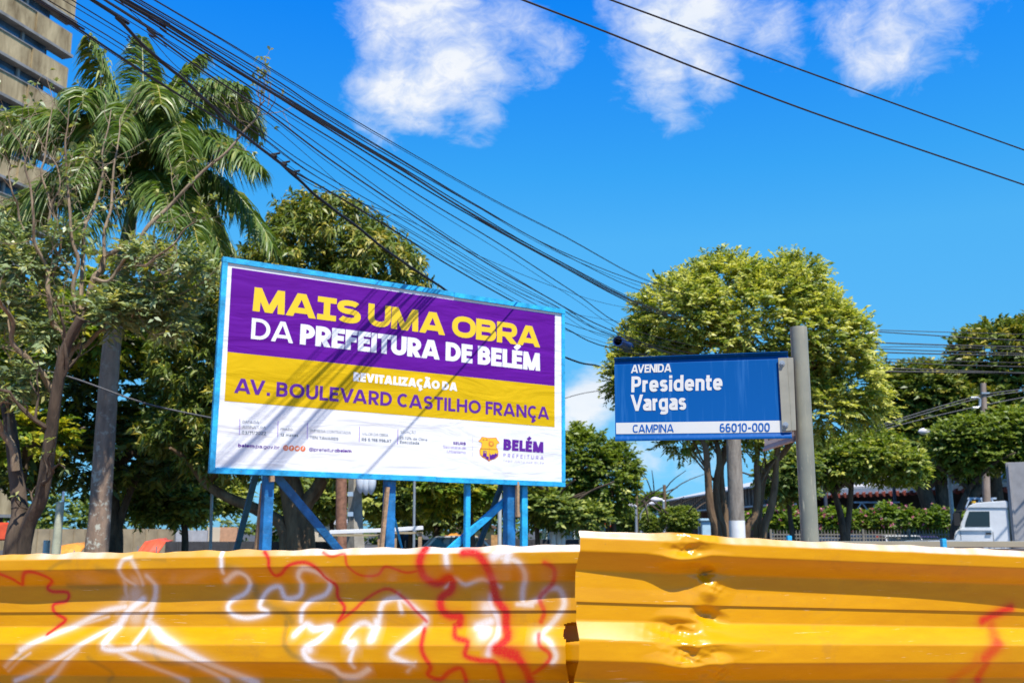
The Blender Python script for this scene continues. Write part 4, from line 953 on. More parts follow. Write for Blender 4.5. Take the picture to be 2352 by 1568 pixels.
def crown_points(lobes, n, rough=.16, inner=.3, back=.55, under=.55):
    """twig positions spread over and inside overlapping lobes, with outward directions"""
    area = np.array([(r[0] * r[1] + r[1] * r[2] + r[0] * r[2]) for c, r in lobes]); area = area / area.sum()
    P = []; D = []
    for li, (c, r) in enumerate(lobes):
        k = int(n * area[li] * 1.5) + 4; d = unit(k); c = np.array(c, float); r = np.array(r, float)
        rad = np.where(R.rand(k) < inner, R.uniform(.45, .85, k), 1 - np.abs(R.normal(0, .07, k))) * (1 + rough * bumpy(d, li * 1.7 + c[0]))
        p = c + d * r * rad[:, None]; keep = np.ones(k, bool)
        keep &= ~((d[:, 1] > .35) & (R.rand(k) > back)); keep &= ~((d[:, 2] < -.45) & (R.rand(k) > under))
        for lj, (c2, r2) in enumerate(lobes):
            if lj != li: keep &= ~((((p - np.array(c2)) / np.array(r2)) ** 2).sum(1) < .55)
        P.append(p[keep]); D.append(d[keep])
    return np.concatenate(P), np.concatenate(D)
def crown(name, lobes, ntw, per, ln, wd, twig, m, parent, rough=.16, droop=.16, gravity=.14, vmean=.45, vsp=.25, inner=.3, style='spray', **kw):
    lobes = [(c_, tuple(max(.55 * q_, q_ - .6 * twig) for q_ in r_)) for c_, r_ in lobes]
    P, D = crown_points(lobes, ntw, rough, inner, **kw); n = len(P)
    td = D + R.normal(0, .45, (n, 3)); td[:, 2] += .15; td /= np.linalg.norm(td, axis=1)[:, None]
    tl = twig * R.uniform(.6, 1.3, n)
    i = np.repeat(np.arange(n), per); k = np.tile(np.arange(per), n) / per
    pos = P[i] + td[i] * (tl[i] * k)[:, None] - np.array([0, 0, 1]) * (gravity * tl[i] * k * k)[:, None]
    sg_ = np.where(np.tile(np.arange(per), n) % 2 == 0, 1.0, -1.0)
    side = np.cross(td, np.array([0, 0, 1.0])); side /= np.linalg.norm(side, axis=1)[:, None] + 1e-6
    if style == 'spray': ld = side[i] * sg_[:, None] * .8 + td[i] * .65 + R.normal(0, .22, (len(i), 3)); ld[:, 2] += .05
    elif style == 'rosette':
        a = R.uniform(0, 2 * pi, len(i)); up_ = np.cross(side, td)
        ld = side[i] * np.cos(a)[:, None] + up_[i] * np.sin(a)[:, None] + td[i] * .55; ld[:, 2] -= .35
    ld /= np.linalg.norm(ld, axis=1)[:, None]
    up = np.array([0, 0, .75]) + D[i] * .55 + R.normal(0, .42, (len(i), 3))
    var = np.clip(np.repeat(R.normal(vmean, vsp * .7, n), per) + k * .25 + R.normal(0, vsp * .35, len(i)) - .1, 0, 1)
    s_ = R.uniform(.7, 1.2, len(i))
    return leaf_mesh(name, pos, ld, up, ln * s_, wd * s_, var, m, parent, droop)
L_round = leaf_mat('round_tree_leaf', (.05, .095, .012), (.19, .25, .028), (.62, .60, .14), .38, .45)
L_mango = leaf_mat('mango_leaf', (.05, .08, .010), (.155, .205, .026), (.42, .35, .055), .22, .45)
L_dark = leaf_mat('dark_leaf', (.02, .038, .008), (.075, .115, .02), (.28, .30, .05), .25, .5)
L_lime = leaf_mat('lime_leaf', (.05, .10, .01), (.18, .27, .025), (.52, .47, .04), .4, .5)
L_grey = leaf_mat('greygreen_leaf', (.08, .13, .05), (.25, .32, .15), (.50, .48, .16), .28, .42)
L_far = leaf_mat('far_leaf', (.045, .08, .014), (.16, .22, .04), (.42, .44, .08), .3, .55)
L_palm = leaf_mat('palm_leaflet', (.04, .08, .014), (.14, .22, .04), (.50, .50, .18), .34, .42, .6)
L_pink = leaf_mat('pink_petal', (.55, .12, .22), (.70, .22, .35), (.8, .4, .45), .3, .6)

def pix_lobe(u, v, Y, ru, rv, ry):
    """an ellipsoid given by its place and half size in view pixels at distance Y; ry in metres"""
    c = at(u, v, Y); k = Y / F * 1.02; return (c, (ru * k, ry, rv * k))
def limb(b, pts, r0, r1, k=4, n=7):
    p = smooth(pts, k); b.tube(p, list(np.linspace(r0, r1, len(p))), n)

# ------------------------------------------------------------ the round tree behind the street sign
TY = 17.4
lob = [pix_lobe(*a) for a in [(1700, 760, TY, 200, 150, 1.6), (1660, 655, TY, 120, 75, 1.0), (1815, 650, TY, 85, 70, .9), (1560, 740, TY - .2, 115, 105, 1.6), (1490, 850, TY, 88, 100, 1.4), (1440, 865, TY, 56, 70, .8),
                              (1850, 780, TY, 125, 120, 1.3), (1925, 800, TY - .1, 80, 105, 1.0), (1942, 885, TY, 84, 84, 1.1), (1995, 945, TY, 50, 38, .7), (1880, 940, TY, 110, 75, 1.1), (1700, 900, TY + .2, 200, 110, 1.3), (1600, 950, TY, 120, 75, 1.0), (1570, 1010, TY - .1, 60, 40, .5), (1700, 1000, TY, 90, 40, .7), (1780, 700, TY - .3, 110, 90, 1.0), (1630, 810, TY - .6, 120, 90, .9), (1440, 790, TY + .2, 40, 40, .5)]]
tb = at(1690, 1215, TY)
rt = wthing('round_tree', 'broad round yellow-green tree with several stems behind the blue street sign', 'tree', (tb[0], tb[1], 0))
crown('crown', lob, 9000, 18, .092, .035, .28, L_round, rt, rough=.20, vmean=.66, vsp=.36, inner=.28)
stems = [[(1650, 1240), (1632, 1170), (1625, 1080), (1618, 1020), (1600, 960)], [(1668, 1240), (1650, 1180), (1645, 1110), (1652, 1050), (1640, 950)], [(1672, 1240), (1662, 1160), (1655, 1080), (1668, 1020), (1690, 930)],
         [(1712, 1238), (1735, 1180), (1740, 1120), (1738, 1060), (1750, 950)], [(1752, 1236), (1770, 1170), (1780, 1110), (1785, 1040), (1800, 940)], [(1740, 1236), (1745, 1150), (1760, 1080), (1800, 1040), (1850, 950)]]
for i, st in enumerate(stems):
    b = MB(); pts = [at(u, v, TY - .55 + .18 * i) for u, v in st]; g_ = pts[0].copy(); g_[2] = 0; pts[-1][1] = TY
    limb(b, [g_] + pts, .085, .04, 5, 9); 
    e = pts[-1]
    for k in range(4):
        a = R.uniform(0, 2 * pi); limb(b, [e, e + np.array([cos(a) * .6, sin(a) * .5, .7]), e + np.array([cos(a) * 1.3, sin(a) * 1.1, 1.3])], .04, .012, 3, 6)
    for k in range(3):
        q = pts[2 + k % 2]; a = R.uniform(-1, 1); limb(b, [q, q + np.array([a * .3, .1, .35]), q + np.array([a * .8, .1, .9])], .022, .008, 3, 5)
    b.build('stem', M_barkred, rt, True)
# pole that carries the cables, standing among the stems
M_wash = mat('whitewash', (.78, .77, .74), .8, var=.08)
pp = at(1693, 1215, 16.5)
up_ = wthing('utility_pole', 'weathered grey pole with whitewashed foot standing among the round tree stems', 'utility pole', (pp[0], pp[1], 0))
b = MB(); b.tube([(pp[0], pp[1], 1.84), (pp[0], pp[1], 5.35)], [.128, .11], 20); b.build('pole', bark_mat('weathered_pole', (.16, .13, .10), (.33, .29, .24), 0, 9), up_, True)
b = MB(); b.tube([(pp[0], pp[1], 0), (pp[0], pp[1], 1.84)], [.136, .130], 20); b.build('painted_foot', M_wash, up_, True)
for z in (4.3, 4.75, 5.15): b = MB(); b.box((pp[0], pp[1] - .02, z), (.8, .09, .09)); b.build('crossarm', M_wood, up_)
q0 = at(1419, 783, 15.6); q1 = at(1446, 798, 16.6)
ar = MB(); dq = q1 - q0; dq[2] *= 1.0; n_ = 24; d_ = dq / np.linalg.norm(dq); rr = .082
x_ = np.cross(d_, [0, 0, 1]); x_ /= np.linalg.norm(x_); y_ = np.cross(d_, x_)
ring = lambda c, r: [c + (x_ * cos(2 * pi * k / n_) + y_ * sin(2 * pi * k / n_)) * r for k in range(n_)]
q2 = q0 + d_ * 1.25
vs = ring(q0, rr) + ring(q2, rr) + ring(q2, rr * .86) + ring(q0, rr * .86)
ar._add(vs, [(a * n_ + k, a * n_ + (k + 1) % n_, ((a + 1) % 4) * n_ + (k + 1) % n_, ((a + 1) % 4) * n_ + k) for a in range(4) for k in range(n_)])
o = ar.build('pipe_arm', mat('dark_blue_pipe', (.012, .06, .26), .35, var=.1), None, True); tag(o, 'open-ended dark blue steel pipe poking out of the round tree above the sign', 'pipe')

# ------------------------------------------------------------ generic broad trees
def tree(name, label, base_uv, Y, lobes, leaf, ntw, per, ln, wd, twig, trunks, bark=None, group=None, style='spray', **kw):
    tb_ = at(base_uv[0], base_uv[1], Y); t = wthing(name, label, 'tree', (tb_[0], tb_[1], 0), group)
    crown('crown', [pix_lobe(*a) for a in lobes], ntw, per, ln, wd, twig, leaf, t, style=style, **kw)
    for pts, r0, r1 in trunks:
        b = MB(); p = [at(u, v, Y + (k * .0)) for k, (u, v) in enumerate(pts)]; g_ = p[0].copy(); g_[2] = -.02
        p = [g_] + p if p[0][2] > .3 and pts[0][1] > 1120 else p
        limb(b, p, r0, r1, 5, 9); e = p[-1]; s_ = Y / F * 60
        for k in range(5):
            a = R.uniform(0, 2 * pi); limb(b, [e, e + np.array([cos(a) * s_, sin(a) * s_, s_ * .8]), e + np.array([cos(a) * s_ * 2, sin(a) * s_ * 2, s_ * 1.2])], r1, r1 * .35, 3, 5)
        b.build('trunk', bark or M_bark, t, True)
    return t
# mango tree behind the billboard
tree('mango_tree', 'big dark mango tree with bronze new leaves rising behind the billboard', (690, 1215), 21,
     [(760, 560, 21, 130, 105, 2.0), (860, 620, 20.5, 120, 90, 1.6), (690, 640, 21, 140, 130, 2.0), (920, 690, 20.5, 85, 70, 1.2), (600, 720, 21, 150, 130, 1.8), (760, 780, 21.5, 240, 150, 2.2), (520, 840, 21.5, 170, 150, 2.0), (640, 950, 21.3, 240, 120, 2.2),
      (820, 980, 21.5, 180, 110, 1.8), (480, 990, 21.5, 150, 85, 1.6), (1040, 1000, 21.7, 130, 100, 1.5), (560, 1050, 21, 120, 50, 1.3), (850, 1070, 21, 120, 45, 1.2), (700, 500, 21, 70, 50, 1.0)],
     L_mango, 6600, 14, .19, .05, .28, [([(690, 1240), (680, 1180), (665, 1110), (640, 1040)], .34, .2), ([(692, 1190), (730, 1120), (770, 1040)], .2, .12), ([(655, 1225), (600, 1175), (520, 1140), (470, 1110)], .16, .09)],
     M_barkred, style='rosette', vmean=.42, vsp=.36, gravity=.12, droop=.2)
# dark mass of evergreen behind the palm
tree('evergreen_tree', 'dense dark evergreen tree filling the space behind the palm trunk', (330, 1215), 26,
     [(330, 860, 26, 190, 140, 2.5), (180, 900, 26.5, 200, 170, 2.6), (60, 860, 27, 160, 150, 2.4), (420, 980, 26, 170, 110, 2.3), (260, 1040, 26, 230, 80, 2.3), (120, 1030, 27, 180, 90, 2.4), (480, 1060, 25.5, 140, 50, 1.6), (20, 1060, 26, 120, 70, 2.0), (150, 760, 27, 160, 100, 2), (420, 850, 27, 120, 120, 2)],
     L_dark, 3600, 14, .27, .09, .4, [([(265, 1250), (262, 1180), (250, 1080)], .22, .14), ([(268, 1240), (290, 1150), (330, 1060)], .12, .08)], vmean=.5, vsp=.3)
tree('lime_tree', 'loose tree with sunlit lime and yellow leaves behind the bare branches', (90, 1215), 22,
     [(110, 720, 22, 130, 60, 1.2), (40, 800, 22, 110, 90, 1.3), (220, 760, 23, 130, 90, 1.3), (60, 1000, 22, 100, 80, 1.2), (330, 640, 23, 130, 70, 1.2), (430, 620, 22.5, 90, 60, 1.0), (30, 940, 22, 60, 80, 1.0), (470, 720, 22.5, 60, 90, 1.0)],
     L_lime, 1100, 12, .2, .10, .35, [([(40, 1250), (45, 1150), (60, 1050)], .12, .08)], vmean=.55, vsp=.4)
# ------------------------------------------------------------ trees seen under the billboard
tree('street_tree', 'small green tree in the park seen between palm trunk and billboard legs', (360, 1215), 30,
     [(380, 1120, 30, 75, 50, 1.4), (450, 1150, 30, 60, 40, 1.2), (330, 1160, 30, 50, 40, 1.0), (520, 1135, 31, 50, 40, 1.0), (400, 1175, 30, 60, 28, 1.0), (300, 1120, 31, 60, 40, 1)], L_far, 1300, 12, .22, .09, .35, [([(425, 1245), (420, 1180), (410, 1130)], .12, .07)], vmean=.6, vsp=.4, group='park trees under the billboard')
tree('street_tree', 'dim green tree behind the brown timber post under the billboard', (960, 1215), 34,
     [(960, 1130, 34, 90, 55, 1.6), (880, 1145, 34, 60, 50, 1.4), (740, 1140, 34, 70, 50, 1.4), (690, 1130, 35, 60, 40, 1.2)], L_far, 1300, 12, .25, .1, .4, [([(945, 1245), (950, 1180)], .14, .1), ([(765, 1250), (760, 1190)], .1, .07)], vmean=.55, vsp=.3, group='park trees under the billboard')
tree('street_tree', 'bright yellow-green tree hanging behind the thin grey post under the billboard', (1080, 1215), 30,
     [(1020, 1120, 30, 75, 38, 1.3), (1100, 1120, 30, 80, 42, 1.3), (1000, 1160, 31, 40, 25, .9), (1150, 1140, 31, 50, 35, 1.0)], L_lime, 1300, 12, .17, .085, .35, [([(1085, 1245), (1080, 1180), (1070, 1140)], .1, .07)], vmean=.45, vsp=.35, group='park trees under the billboard')
tree('street_tree', 'dark low-branching tree between the yellow-green tree and grey post', (1010, 1215), 40,
     [(1020, 1180, 40, 80, 32, 1.6), (1090, 1175, 41, 60, 32, 1.4), (960, 1180, 41, 50, 30, 1.3)], L_far, 800, 12, .25, .12, .4, [([(1000, 1245), (1005, 1215), (985, 1185)], .2, .1), ([(1002, 1235), (1025, 1200), (1040, 1170)], .12, .08)], vmean=.4, vsp=.3, group='park trees under the billboard')
tree('street_tree', 'dense rounded green tree just right of the billboard corner', (1405, 1215), 37,
     [(1340, 1060, 37, 85, 75, 1.7), (1390, 1110, 37, 80, 80, 1.6), (1290, 1100, 37, 80, 80, 1.6), (1420, 1070, 37, 48, 60, 1.1), (1330, 1150, 37, 100, 55, 1.4), (1320, 1010, 37, 45, 35, .8)], L_round, 2600, 13, .19, .08, .4,
     [([(1412, 1240), (1408, 1200), (1400, 1150)], .12, .08), ([(1395, 1240), (1396, 1190), (1385, 1150)], .1, .07)], vmean=.30, vsp=.26, group='clipped street trees')
tree('street_tree', 'lower shaded tree with whitewashed stems below the billboard right corner', (1280, 1215), 33,
     [(1240, 1160, 33, 60, 40, 1.3), (1290, 1180, 33, 60, 34, 1.2), (1210, 1140, 33, 40, 40, 1.0), (1350, 1185, 33.5, 50, 26, 1.0)], L_far, 1100, 12, .2, .09, .35, [([(1270, 1245), (1268, 1210), (1262, 1180)], .09, .06), ([(1290, 1245), (1288, 1205), (1292, 1180)], .08, .05), ([(1235, 1245), (1232, 1205)], .1, .07)], vmean=.5, vsp=.3, group='clipped street trees')
for u, p in ((1270, .105), (1284, .09), (1292, .095)):
    q = at(u, 1236, 32.8); b = MB(); b.tube([(q[0], q[1], .0), (q[0], q[1], 1.62)], p, 10); o = b.build('tree_guard', M_wash, None, True); tag(o, {1270: 'left', 1284: 'middle', 1292: 'right'}[u] + ' whitewashed stem foot under the tree by the billboard corner', 'tree stem', 'whitewashed stems')
# small clipped bushes in front of the market hall
tree('clipped_bush', 'larger round clipped bush in front of the market hall roof', (1560, 1215), 48, [(1560, 1194, 48, 44, 30, 1.0), (1572, 1180, 48, 26, 18, .6)], L_round, 1100, 12, .11, .055, .16, [([(1560, 1240), (1560, 1210)], .07, .05)], vmean=.3, vsp=.25, group='round clipped bushes')
tree('clipped_bush', 'smaller round clipped bush left of the market hall bush', (1494, 1215), 50, [(1494, 1204, 50, 23, 22, .6)], L_round, 500, 12, .11, .055, .14, [([(1494, 1240), (1494, 1218)], .05, .04)], vmean=.3, vsp=.25, group='round clipped bushes')
tree('distant_tree', 'distant bright green tree left of the market hall', (1500, 1215), 118, [(1508, 1152, 118, 34, 20, 2), (1470, 1165, 118, 30, 20, 2)], L_lime, 700, 10, .4, .2, .6, [([(1505, 1222), (1505, 1160)], .2, .1)], vmean=.2, vsp=.25, group='distant trees')
tree('distant_tree', 'distant grey-green tree beside the round road sign', (1445, 1215), 75, [(1440, 1190, 75, 45, 26, 2), (1400, 1190, 76, 30, 20, 1.6)], L_far, 800, 10, .35, .18, .6, [([(1440, 1222), (1440, 1195)], .2, .1)], vmean=.35, vsp=.25, group='distant trees')
# trees right of the pole
tree('street_tree', 'flat-topped olive green tree right of the sign pole', (1935, 1215), 31,
     [(1960, 1055, 31, 105, 44, 1.7), (2045, 1065, 31, 66, 44, 1.5), (1900, 1080, 31, 72, 34, 1.3), (1990, 1025, 31, 80, 34, 1.2), (2085, 1085, 31, 32, 32, 1.0), (1880, 1050, 31, 60, 40, 1.2)], L_round, 2400, 13, .17, .075, .36,
     [([(1938, 1235), (1930, 1180), (1915, 1130)], .13, .09), ([(1945, 1232), (1950, 1180), (1955, 1120)], .12, .08)], vmean=.40, vsp=.26, group='clipped street trees')
tree('street_tree', 'narrow shaded tree between the rear stems and the sign pole', (1820, 1215), 30,
     [(1820, 1075, 30, 52, 46, 1.1), (1800, 1115, 30, 46, 34, 1.0), (1840, 1130, 30, 28, 26, .8), (1775, 1095, 30, 36, 36, 1.0)], L_far, 1000, 12, .18, .08, .34, [([(1820, 1235), (1815, 1190), (1812, 1150)], .09, .06)], vmean=.45, vsp=.28, group='clipped street trees')
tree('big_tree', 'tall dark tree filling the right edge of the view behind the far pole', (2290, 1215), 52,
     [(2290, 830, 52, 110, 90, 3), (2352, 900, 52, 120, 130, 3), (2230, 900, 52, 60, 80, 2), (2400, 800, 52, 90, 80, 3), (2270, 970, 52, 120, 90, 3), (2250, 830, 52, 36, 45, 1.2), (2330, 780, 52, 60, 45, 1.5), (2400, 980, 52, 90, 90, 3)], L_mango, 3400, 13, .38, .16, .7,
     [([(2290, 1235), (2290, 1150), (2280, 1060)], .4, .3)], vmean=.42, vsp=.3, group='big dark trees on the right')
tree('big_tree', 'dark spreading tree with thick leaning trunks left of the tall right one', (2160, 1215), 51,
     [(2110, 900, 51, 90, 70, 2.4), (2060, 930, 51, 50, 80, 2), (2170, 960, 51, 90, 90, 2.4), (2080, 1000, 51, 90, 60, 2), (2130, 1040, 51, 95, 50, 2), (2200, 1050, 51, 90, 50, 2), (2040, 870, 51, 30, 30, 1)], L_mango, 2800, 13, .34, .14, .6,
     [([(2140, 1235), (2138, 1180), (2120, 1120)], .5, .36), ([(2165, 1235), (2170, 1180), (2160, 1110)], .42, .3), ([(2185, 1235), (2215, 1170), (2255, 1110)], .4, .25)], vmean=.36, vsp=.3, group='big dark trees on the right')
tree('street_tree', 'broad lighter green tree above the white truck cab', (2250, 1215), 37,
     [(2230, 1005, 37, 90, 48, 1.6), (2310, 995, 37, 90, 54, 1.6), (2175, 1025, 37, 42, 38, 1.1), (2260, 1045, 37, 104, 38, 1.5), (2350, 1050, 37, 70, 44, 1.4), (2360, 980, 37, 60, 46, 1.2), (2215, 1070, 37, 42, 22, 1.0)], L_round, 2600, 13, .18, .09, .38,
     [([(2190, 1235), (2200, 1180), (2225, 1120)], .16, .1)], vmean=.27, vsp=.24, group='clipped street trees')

# ------------------------------------------------------------ royal palm
PY = 15.0
pb = at(222, 1262, PY)
pm = wthing('palm_tree', 'tall royal palm with pale lichened trunk and drooping glossy fronds', 'palm tree', (pb[0], pb[1], 0))
tp = [at(222, 1262, PY), at(228, 1200, PY), at(238, 1050, PY), at(248, 900, PY), (at(256, 800, PY)), at(268, 700, PY)]
tp = [np.array([tp[0][0] - .02, PY, -.02])] + tp
b = MB(); pts = smooth(tp, 6); k = PY / F; wid = np.interp(np.linspace(0, 1, len(pts)), [0, .2, .35, .75, 1], [.175, .168, .158, .14, .125]); b.tube(pts, list(wid), 22); b.build('trunk', M_palmbark, pm, True)
b = MB(); pts = smooth([at(268, 700, PY), at(290, 560, PY), at(310, 450, PY), at(322, 390, PY)], 5); b.tube(pts, list(np.linspace(.125, .06, len(pts))), 14); b.build('crownshaft', mat('crownshaft_green', (.07, .13, .04), .4, var=.2), pm, True)
PC = at(322, 395, PY)
FR = [((250, 200), (205, 85), (-.4), 1), ((330, 200), (325, 85), .3, 1), ((400, 180), (470, 130), .5, .9), ((430, 200), (560, 200), -.6, 1), ((500, 190), (595, 300), .9, 1), ((450, 300), (600, 385), -.9, 1.1), ((440, 290), (560, 350), .6, 1),
      ((480, 370), (625, 560), -.4, 1.1), ((400, 400), (455, 560), -1.2, .9), ((360, 390), (400, 520), -1.6, .8), ((250, 380), (185, 560), -1.4, 1.0), ((200, 250), (0, 330), -.6, 1.1), ((160, 240), (-60, 300), .7, 1.1), ((190, 330), (20, 560), -.3, 1.1), ((130, 400), (-40, 540), .4, 1.0),
      ((240, 300), (170, 420), -1.3, .9), ((270, 230), (190, 330), -.9, .9), ((210, 190), (190, 250), -1.0, .9), ((300, 210), (270, 330), -1.5, .8), ((390, 230), (430, 400), -1.4, .9), ((410, 330), (520, 620), -.7, 1.0), ((330, 250), (330, 300), 1.6, 1), ((280, 250), (250, 380), 1.5, 1), ((400, 260), (400, 370), 1.5, 1), ((350, 180), (370, 240), -1.3, .9), ((450, 440), (540, 600), .5, .9)]
for fi, (mid, tip, dy, sc) in enumerate(FR):
    P0 = PC + np.array([0, dy * .05, -.1]); P1 = at(*mid, PY + dy * .9); P2 = at(*tip, PY + dy * 1.6)
    P1 = P1 + (P1 - (P0 + P2) / 2) * .55
    T = np.linspace(0, 1, 40); C_ = ((1 - T) ** 2)[:, None] * P0 + (2 * T * (1 - T))[:, None] * P1 + (T ** 2)[:, None] * P2
    b = MB(); b.tube(list(C_[::3]), list(np.linspace(.028, .006, len(C_[::3]))), 5)
    fr_ = b.build('frond_rib', mat('rib_green', (.20, .22, .06), .5, var=.1) if fi % 4 else mat('rib_yellow', (.45, .36, .08), .5, var=.1), pm, True)
    n_ = 125; tt = np.repeat(np.linspace(.16, 1.0, n_), 4); base = ((1 - tt) ** 2)[:, None] * P0 + (2 * tt * (1 - tt))[:, None] * P1 + (tt ** 2)[:, None] * P2
    tg = (2 * (1 - tt))[:, None] * (P1 - P0) + (2 * tt)[:, None] * (P2 - P1); tg /= np.linalg.norm(tg, axis=1)[:, None]
    sd_ = np.cross(tg, np.array([0, 0, 1.0])); sd_ /= np.linalg.norm(sd_, axis=1)[:, None] + 1e-6
    sg_ = np.tile([1, -1, 1, -1], n_)[:, None]; lvl = np.tile([.25, .25, -.3, -.3], n_)[:, None]
    d = sd_ * sg_ + tg * .7 + np.array([0, 0, 1.0]) * lvl + R.normal(0, .16, (len(tt), 3)); d /= np.linalg.norm(d, axis=1)[:, None]
    L_ = (.62 * sc * np.sin(np.clip(tt, 0, 1) * pi * .78 + .45) + .12) * R.uniform(.8, 1.1, len(tt)); Wd = .030 * R.uniform(.8, 1.2, len(tt))
    # three-piece drooping leaflets
    s3 = np.cross(d, np.array([0, 0, 1.0]) + R.normal(0, .5, (len(tt), 3))); s3 /= np.linalg.norm(s3, axis=1)[:, None]
    g = np.array([0, 0, -1.0]); rows = []
    for q, wk in ((0, .5), (.33, 1.0), (.68, .8), (1.0, .1)):
        c_ = base + d * (L_ * (q - .22 * q * q))[:, None] + g * (L_ * .62 * q * q)[:, None]; rows.append((c_ + s3 * (Wd * wk / 1)[:, None] * .5, c_ - s3 * (Wd * wk)[:, None] * .5))
    V = np.stack([x for r_ in rows for x in r_], 1); m_ = len(tt); off = (np.arange(m_) * 8)[:, None]
    Q = np.concatenate([off + np.array([0, 1, 3, 2]), off + np.array([2, 3, 5, 4]), off + np.array([4, 5, 7, 6])])
    var = np.clip(R.normal(.45 + .12 * (fi % 4 == 0), .16, m_), 0, 1)
    o = link('leaflets', mesh_np('leaflets', V.reshape(-1, 3), Q, {'var': np.repeat(var, 8)}), L_palm, None); sub(o, fr_)

# ------------------------------------------------------------ half-bare tree at the left edge
BY = 10.0
gb = at(30, 1262, BY)
ft = wthing('bare_tree', 'half-bare gnarled tree with pale twigs and grey-green leaves at the left edge', 'tree', (gb[0], gb[1], 0))
tw = MB(); TIPS = []
def pl_(pts, dy=0.0): return [at(u, v, BY + dy * (k / max(1, len(pts) - 1))) for k, (u, v) in enumerate(pts)]
mains = [([(30, 1262), (45, 1180), (35, 1080), (20, 960), (0, 880)], .10, .05, .3), ([(55, 1250), (95, 1140), (115, 1010), (130, 900), (150, 800), (185, 730)], .078, .045, -.4), ([(185, 730), (215, 640), (240, 590), (290, 560), (340, 520), (430, 430), (520, 350), (590, 270), (612, 225)], .05, .010, .5),
         ([(150, 800), (120, 740), (110, 660), (80, 560), (70, 430), (62, 330)], .045, .008, -.5), ([(120, 900), (60, 820), (30, 740), (0, 690)], .05, .02, -.6), ([(185, 730), (190, 600), (215, 480), (235, 350), (255, 250)], .035, .007, .6), ([(150, 800), (175, 720), (180, 600), (160, 480), (150, 330), (158, 230)], .04, .006, -.3),
         ([(215, 640), (270, 620), (330, 610), (400, 560), (470, 500)], .03, .007, -.5), ([(130, 900), (170, 800), (230, 760), (300, 740), (380, 700), (430, 640)], .045, .01, .6), ([(240, 590), (255, 480), (262, 380), (275, 300), (290, 260)], .025, .005, .3), ([(80, 560), (40, 470), (20, 400), (0, 350)], .02, .005, -.3),
         ([(300, 740), (340, 700), (380, 690), (480, 640)], .018, .005, 0), ([(100, 640), (110, 540), (95, 400), (110, 300), (105, 180)], .025, .005, .2), ([(35, 1080), (10, 1000), (-20, 900)], .06, .03, -.2), ([(110, 660), (140, 560), (120, 470), (130, 380), (85, 300)], .022, .005, -.2)]
def twigs(b, p, d, ln, r, lvl):
    d = d / np.linalg.norm(d); q = [p]; c = p.copy()
    for k in range(3): d = d + R.normal(0, .28, 3); d[2] += .10; d /= np.linalg.norm(d); c = c + d * ln / 3; q.append(c)
    b.tube(smooth(q, 2), list(np.linspace(r, r * .4, 2 * 3 + 1)), 5, False); TIPS.append((c, d))
    if lvl > 0:
        for k in range(2 if lvl == 1 else 3): j = R.randint(1, 4); dd = d + R.normal(0, .7, 3); twigs(b, q[j], dd, ln * R.uniform(.5, .8), r * .6, lvl - 1)
for k, (pts, r0, r1, dy) in enumerate(mains):
    raw = pl_(pts, dy)
    if k > 1:
        rr_ = []
        for q_, q2_ in zip(raw[:-1], raw[1:]): rr_ += [q_, (q_ + q2_) / 2 + R.normal(0, .035, 3)]
        raw = rr_ + [raw[-1] + R.normal(0, .02, 3)]
    if k in (0, 1): g0 = raw[0].copy(); g0[2] = -.02; raw = [g0] + raw
    P = smooth(raw, 5); b = tw if k > 1 else MB()
    b.tube(P, list(np.linspace(r0, r1, len(P)) * (1 if k < 2 else .72)), 9)
    if k in (0, 13): pass
    for j in range(6, len(P), 5 if r0 < .08 else 8):
        if r0 < .1: twigs(b, P[j], (P[j] - P[j - 1]) / np.linalg.norm(P[j] - P[j - 1]) + R.normal(0, .8, 3), R.uniform(.25, .65), max(.0045, r1 * .6), 2 if R.rand() < .6 else 1)
    if k < 2: b.build('trunk', M_bark, ft, True)
# a knot of twigs at the tip of the long branch
for k in range(7): e = at(612 + R.uniform(-15, 10), 225 + R.uniform(-10, 40), BY + .5); twigs(tw, e, np.array([R.uniform(-.6, .5), 0, 1.0]), .3, .006, 1)
tag(tw.build('branches', M_twig, ft, True), kind='stuff')
lob = [pix_lobe(*a) for a in [(60, 620, BY, 80, 70, .5), (30, 720, BY, 70, 60, .4), (330, 690, BY + .2, 130, 55, .4), (400, 740, BY + .2, 70, 40, .3), (250, 720, BY, 80, 50, .4), (150, 560, BY, 60, 40, .3), (100, 760, BY, 60, 40, .3), (340, 590, BY, 80, 30, .3), (60, 880, BY, 60, 60, .4), (20, 560, BY, 40, 50, .3), (450, 620, BY, 50, 40, .3)]]
crown('crown', lob, 800, 9, .088, .038, .22, L_grey, ft, rough=.3, vmean=.45, vsp=.3, inner=.6, droop=.15, back=1)
tv = [t_ for t_ in TIPS if R.rand() < .55]; tpv = np.array([t_[0] for t_ in tv]); tdv = np.array([t_[1] for t_ in tv])
i_ = np.repeat(np.arange(len(tpv)), 3); ld = tdv[i_] + R.normal(0, .7, (len(i_), 3)); ld /= np.linalg.norm(ld, axis=1)[:, None]
leaf_mesh('twig_leaves', tpv[i_], ld, np.array([0, 0, 1.0]) + R.normal(0, .4, (len(i_), 3)), .075 * R.uniform(.7, 1.2, len(i_)), .038, np.clip(R.normal(.5, .25, len(i_)), 0, 1), L_grey, ft)
ft.children[-1]['kind'] = 'stuff'

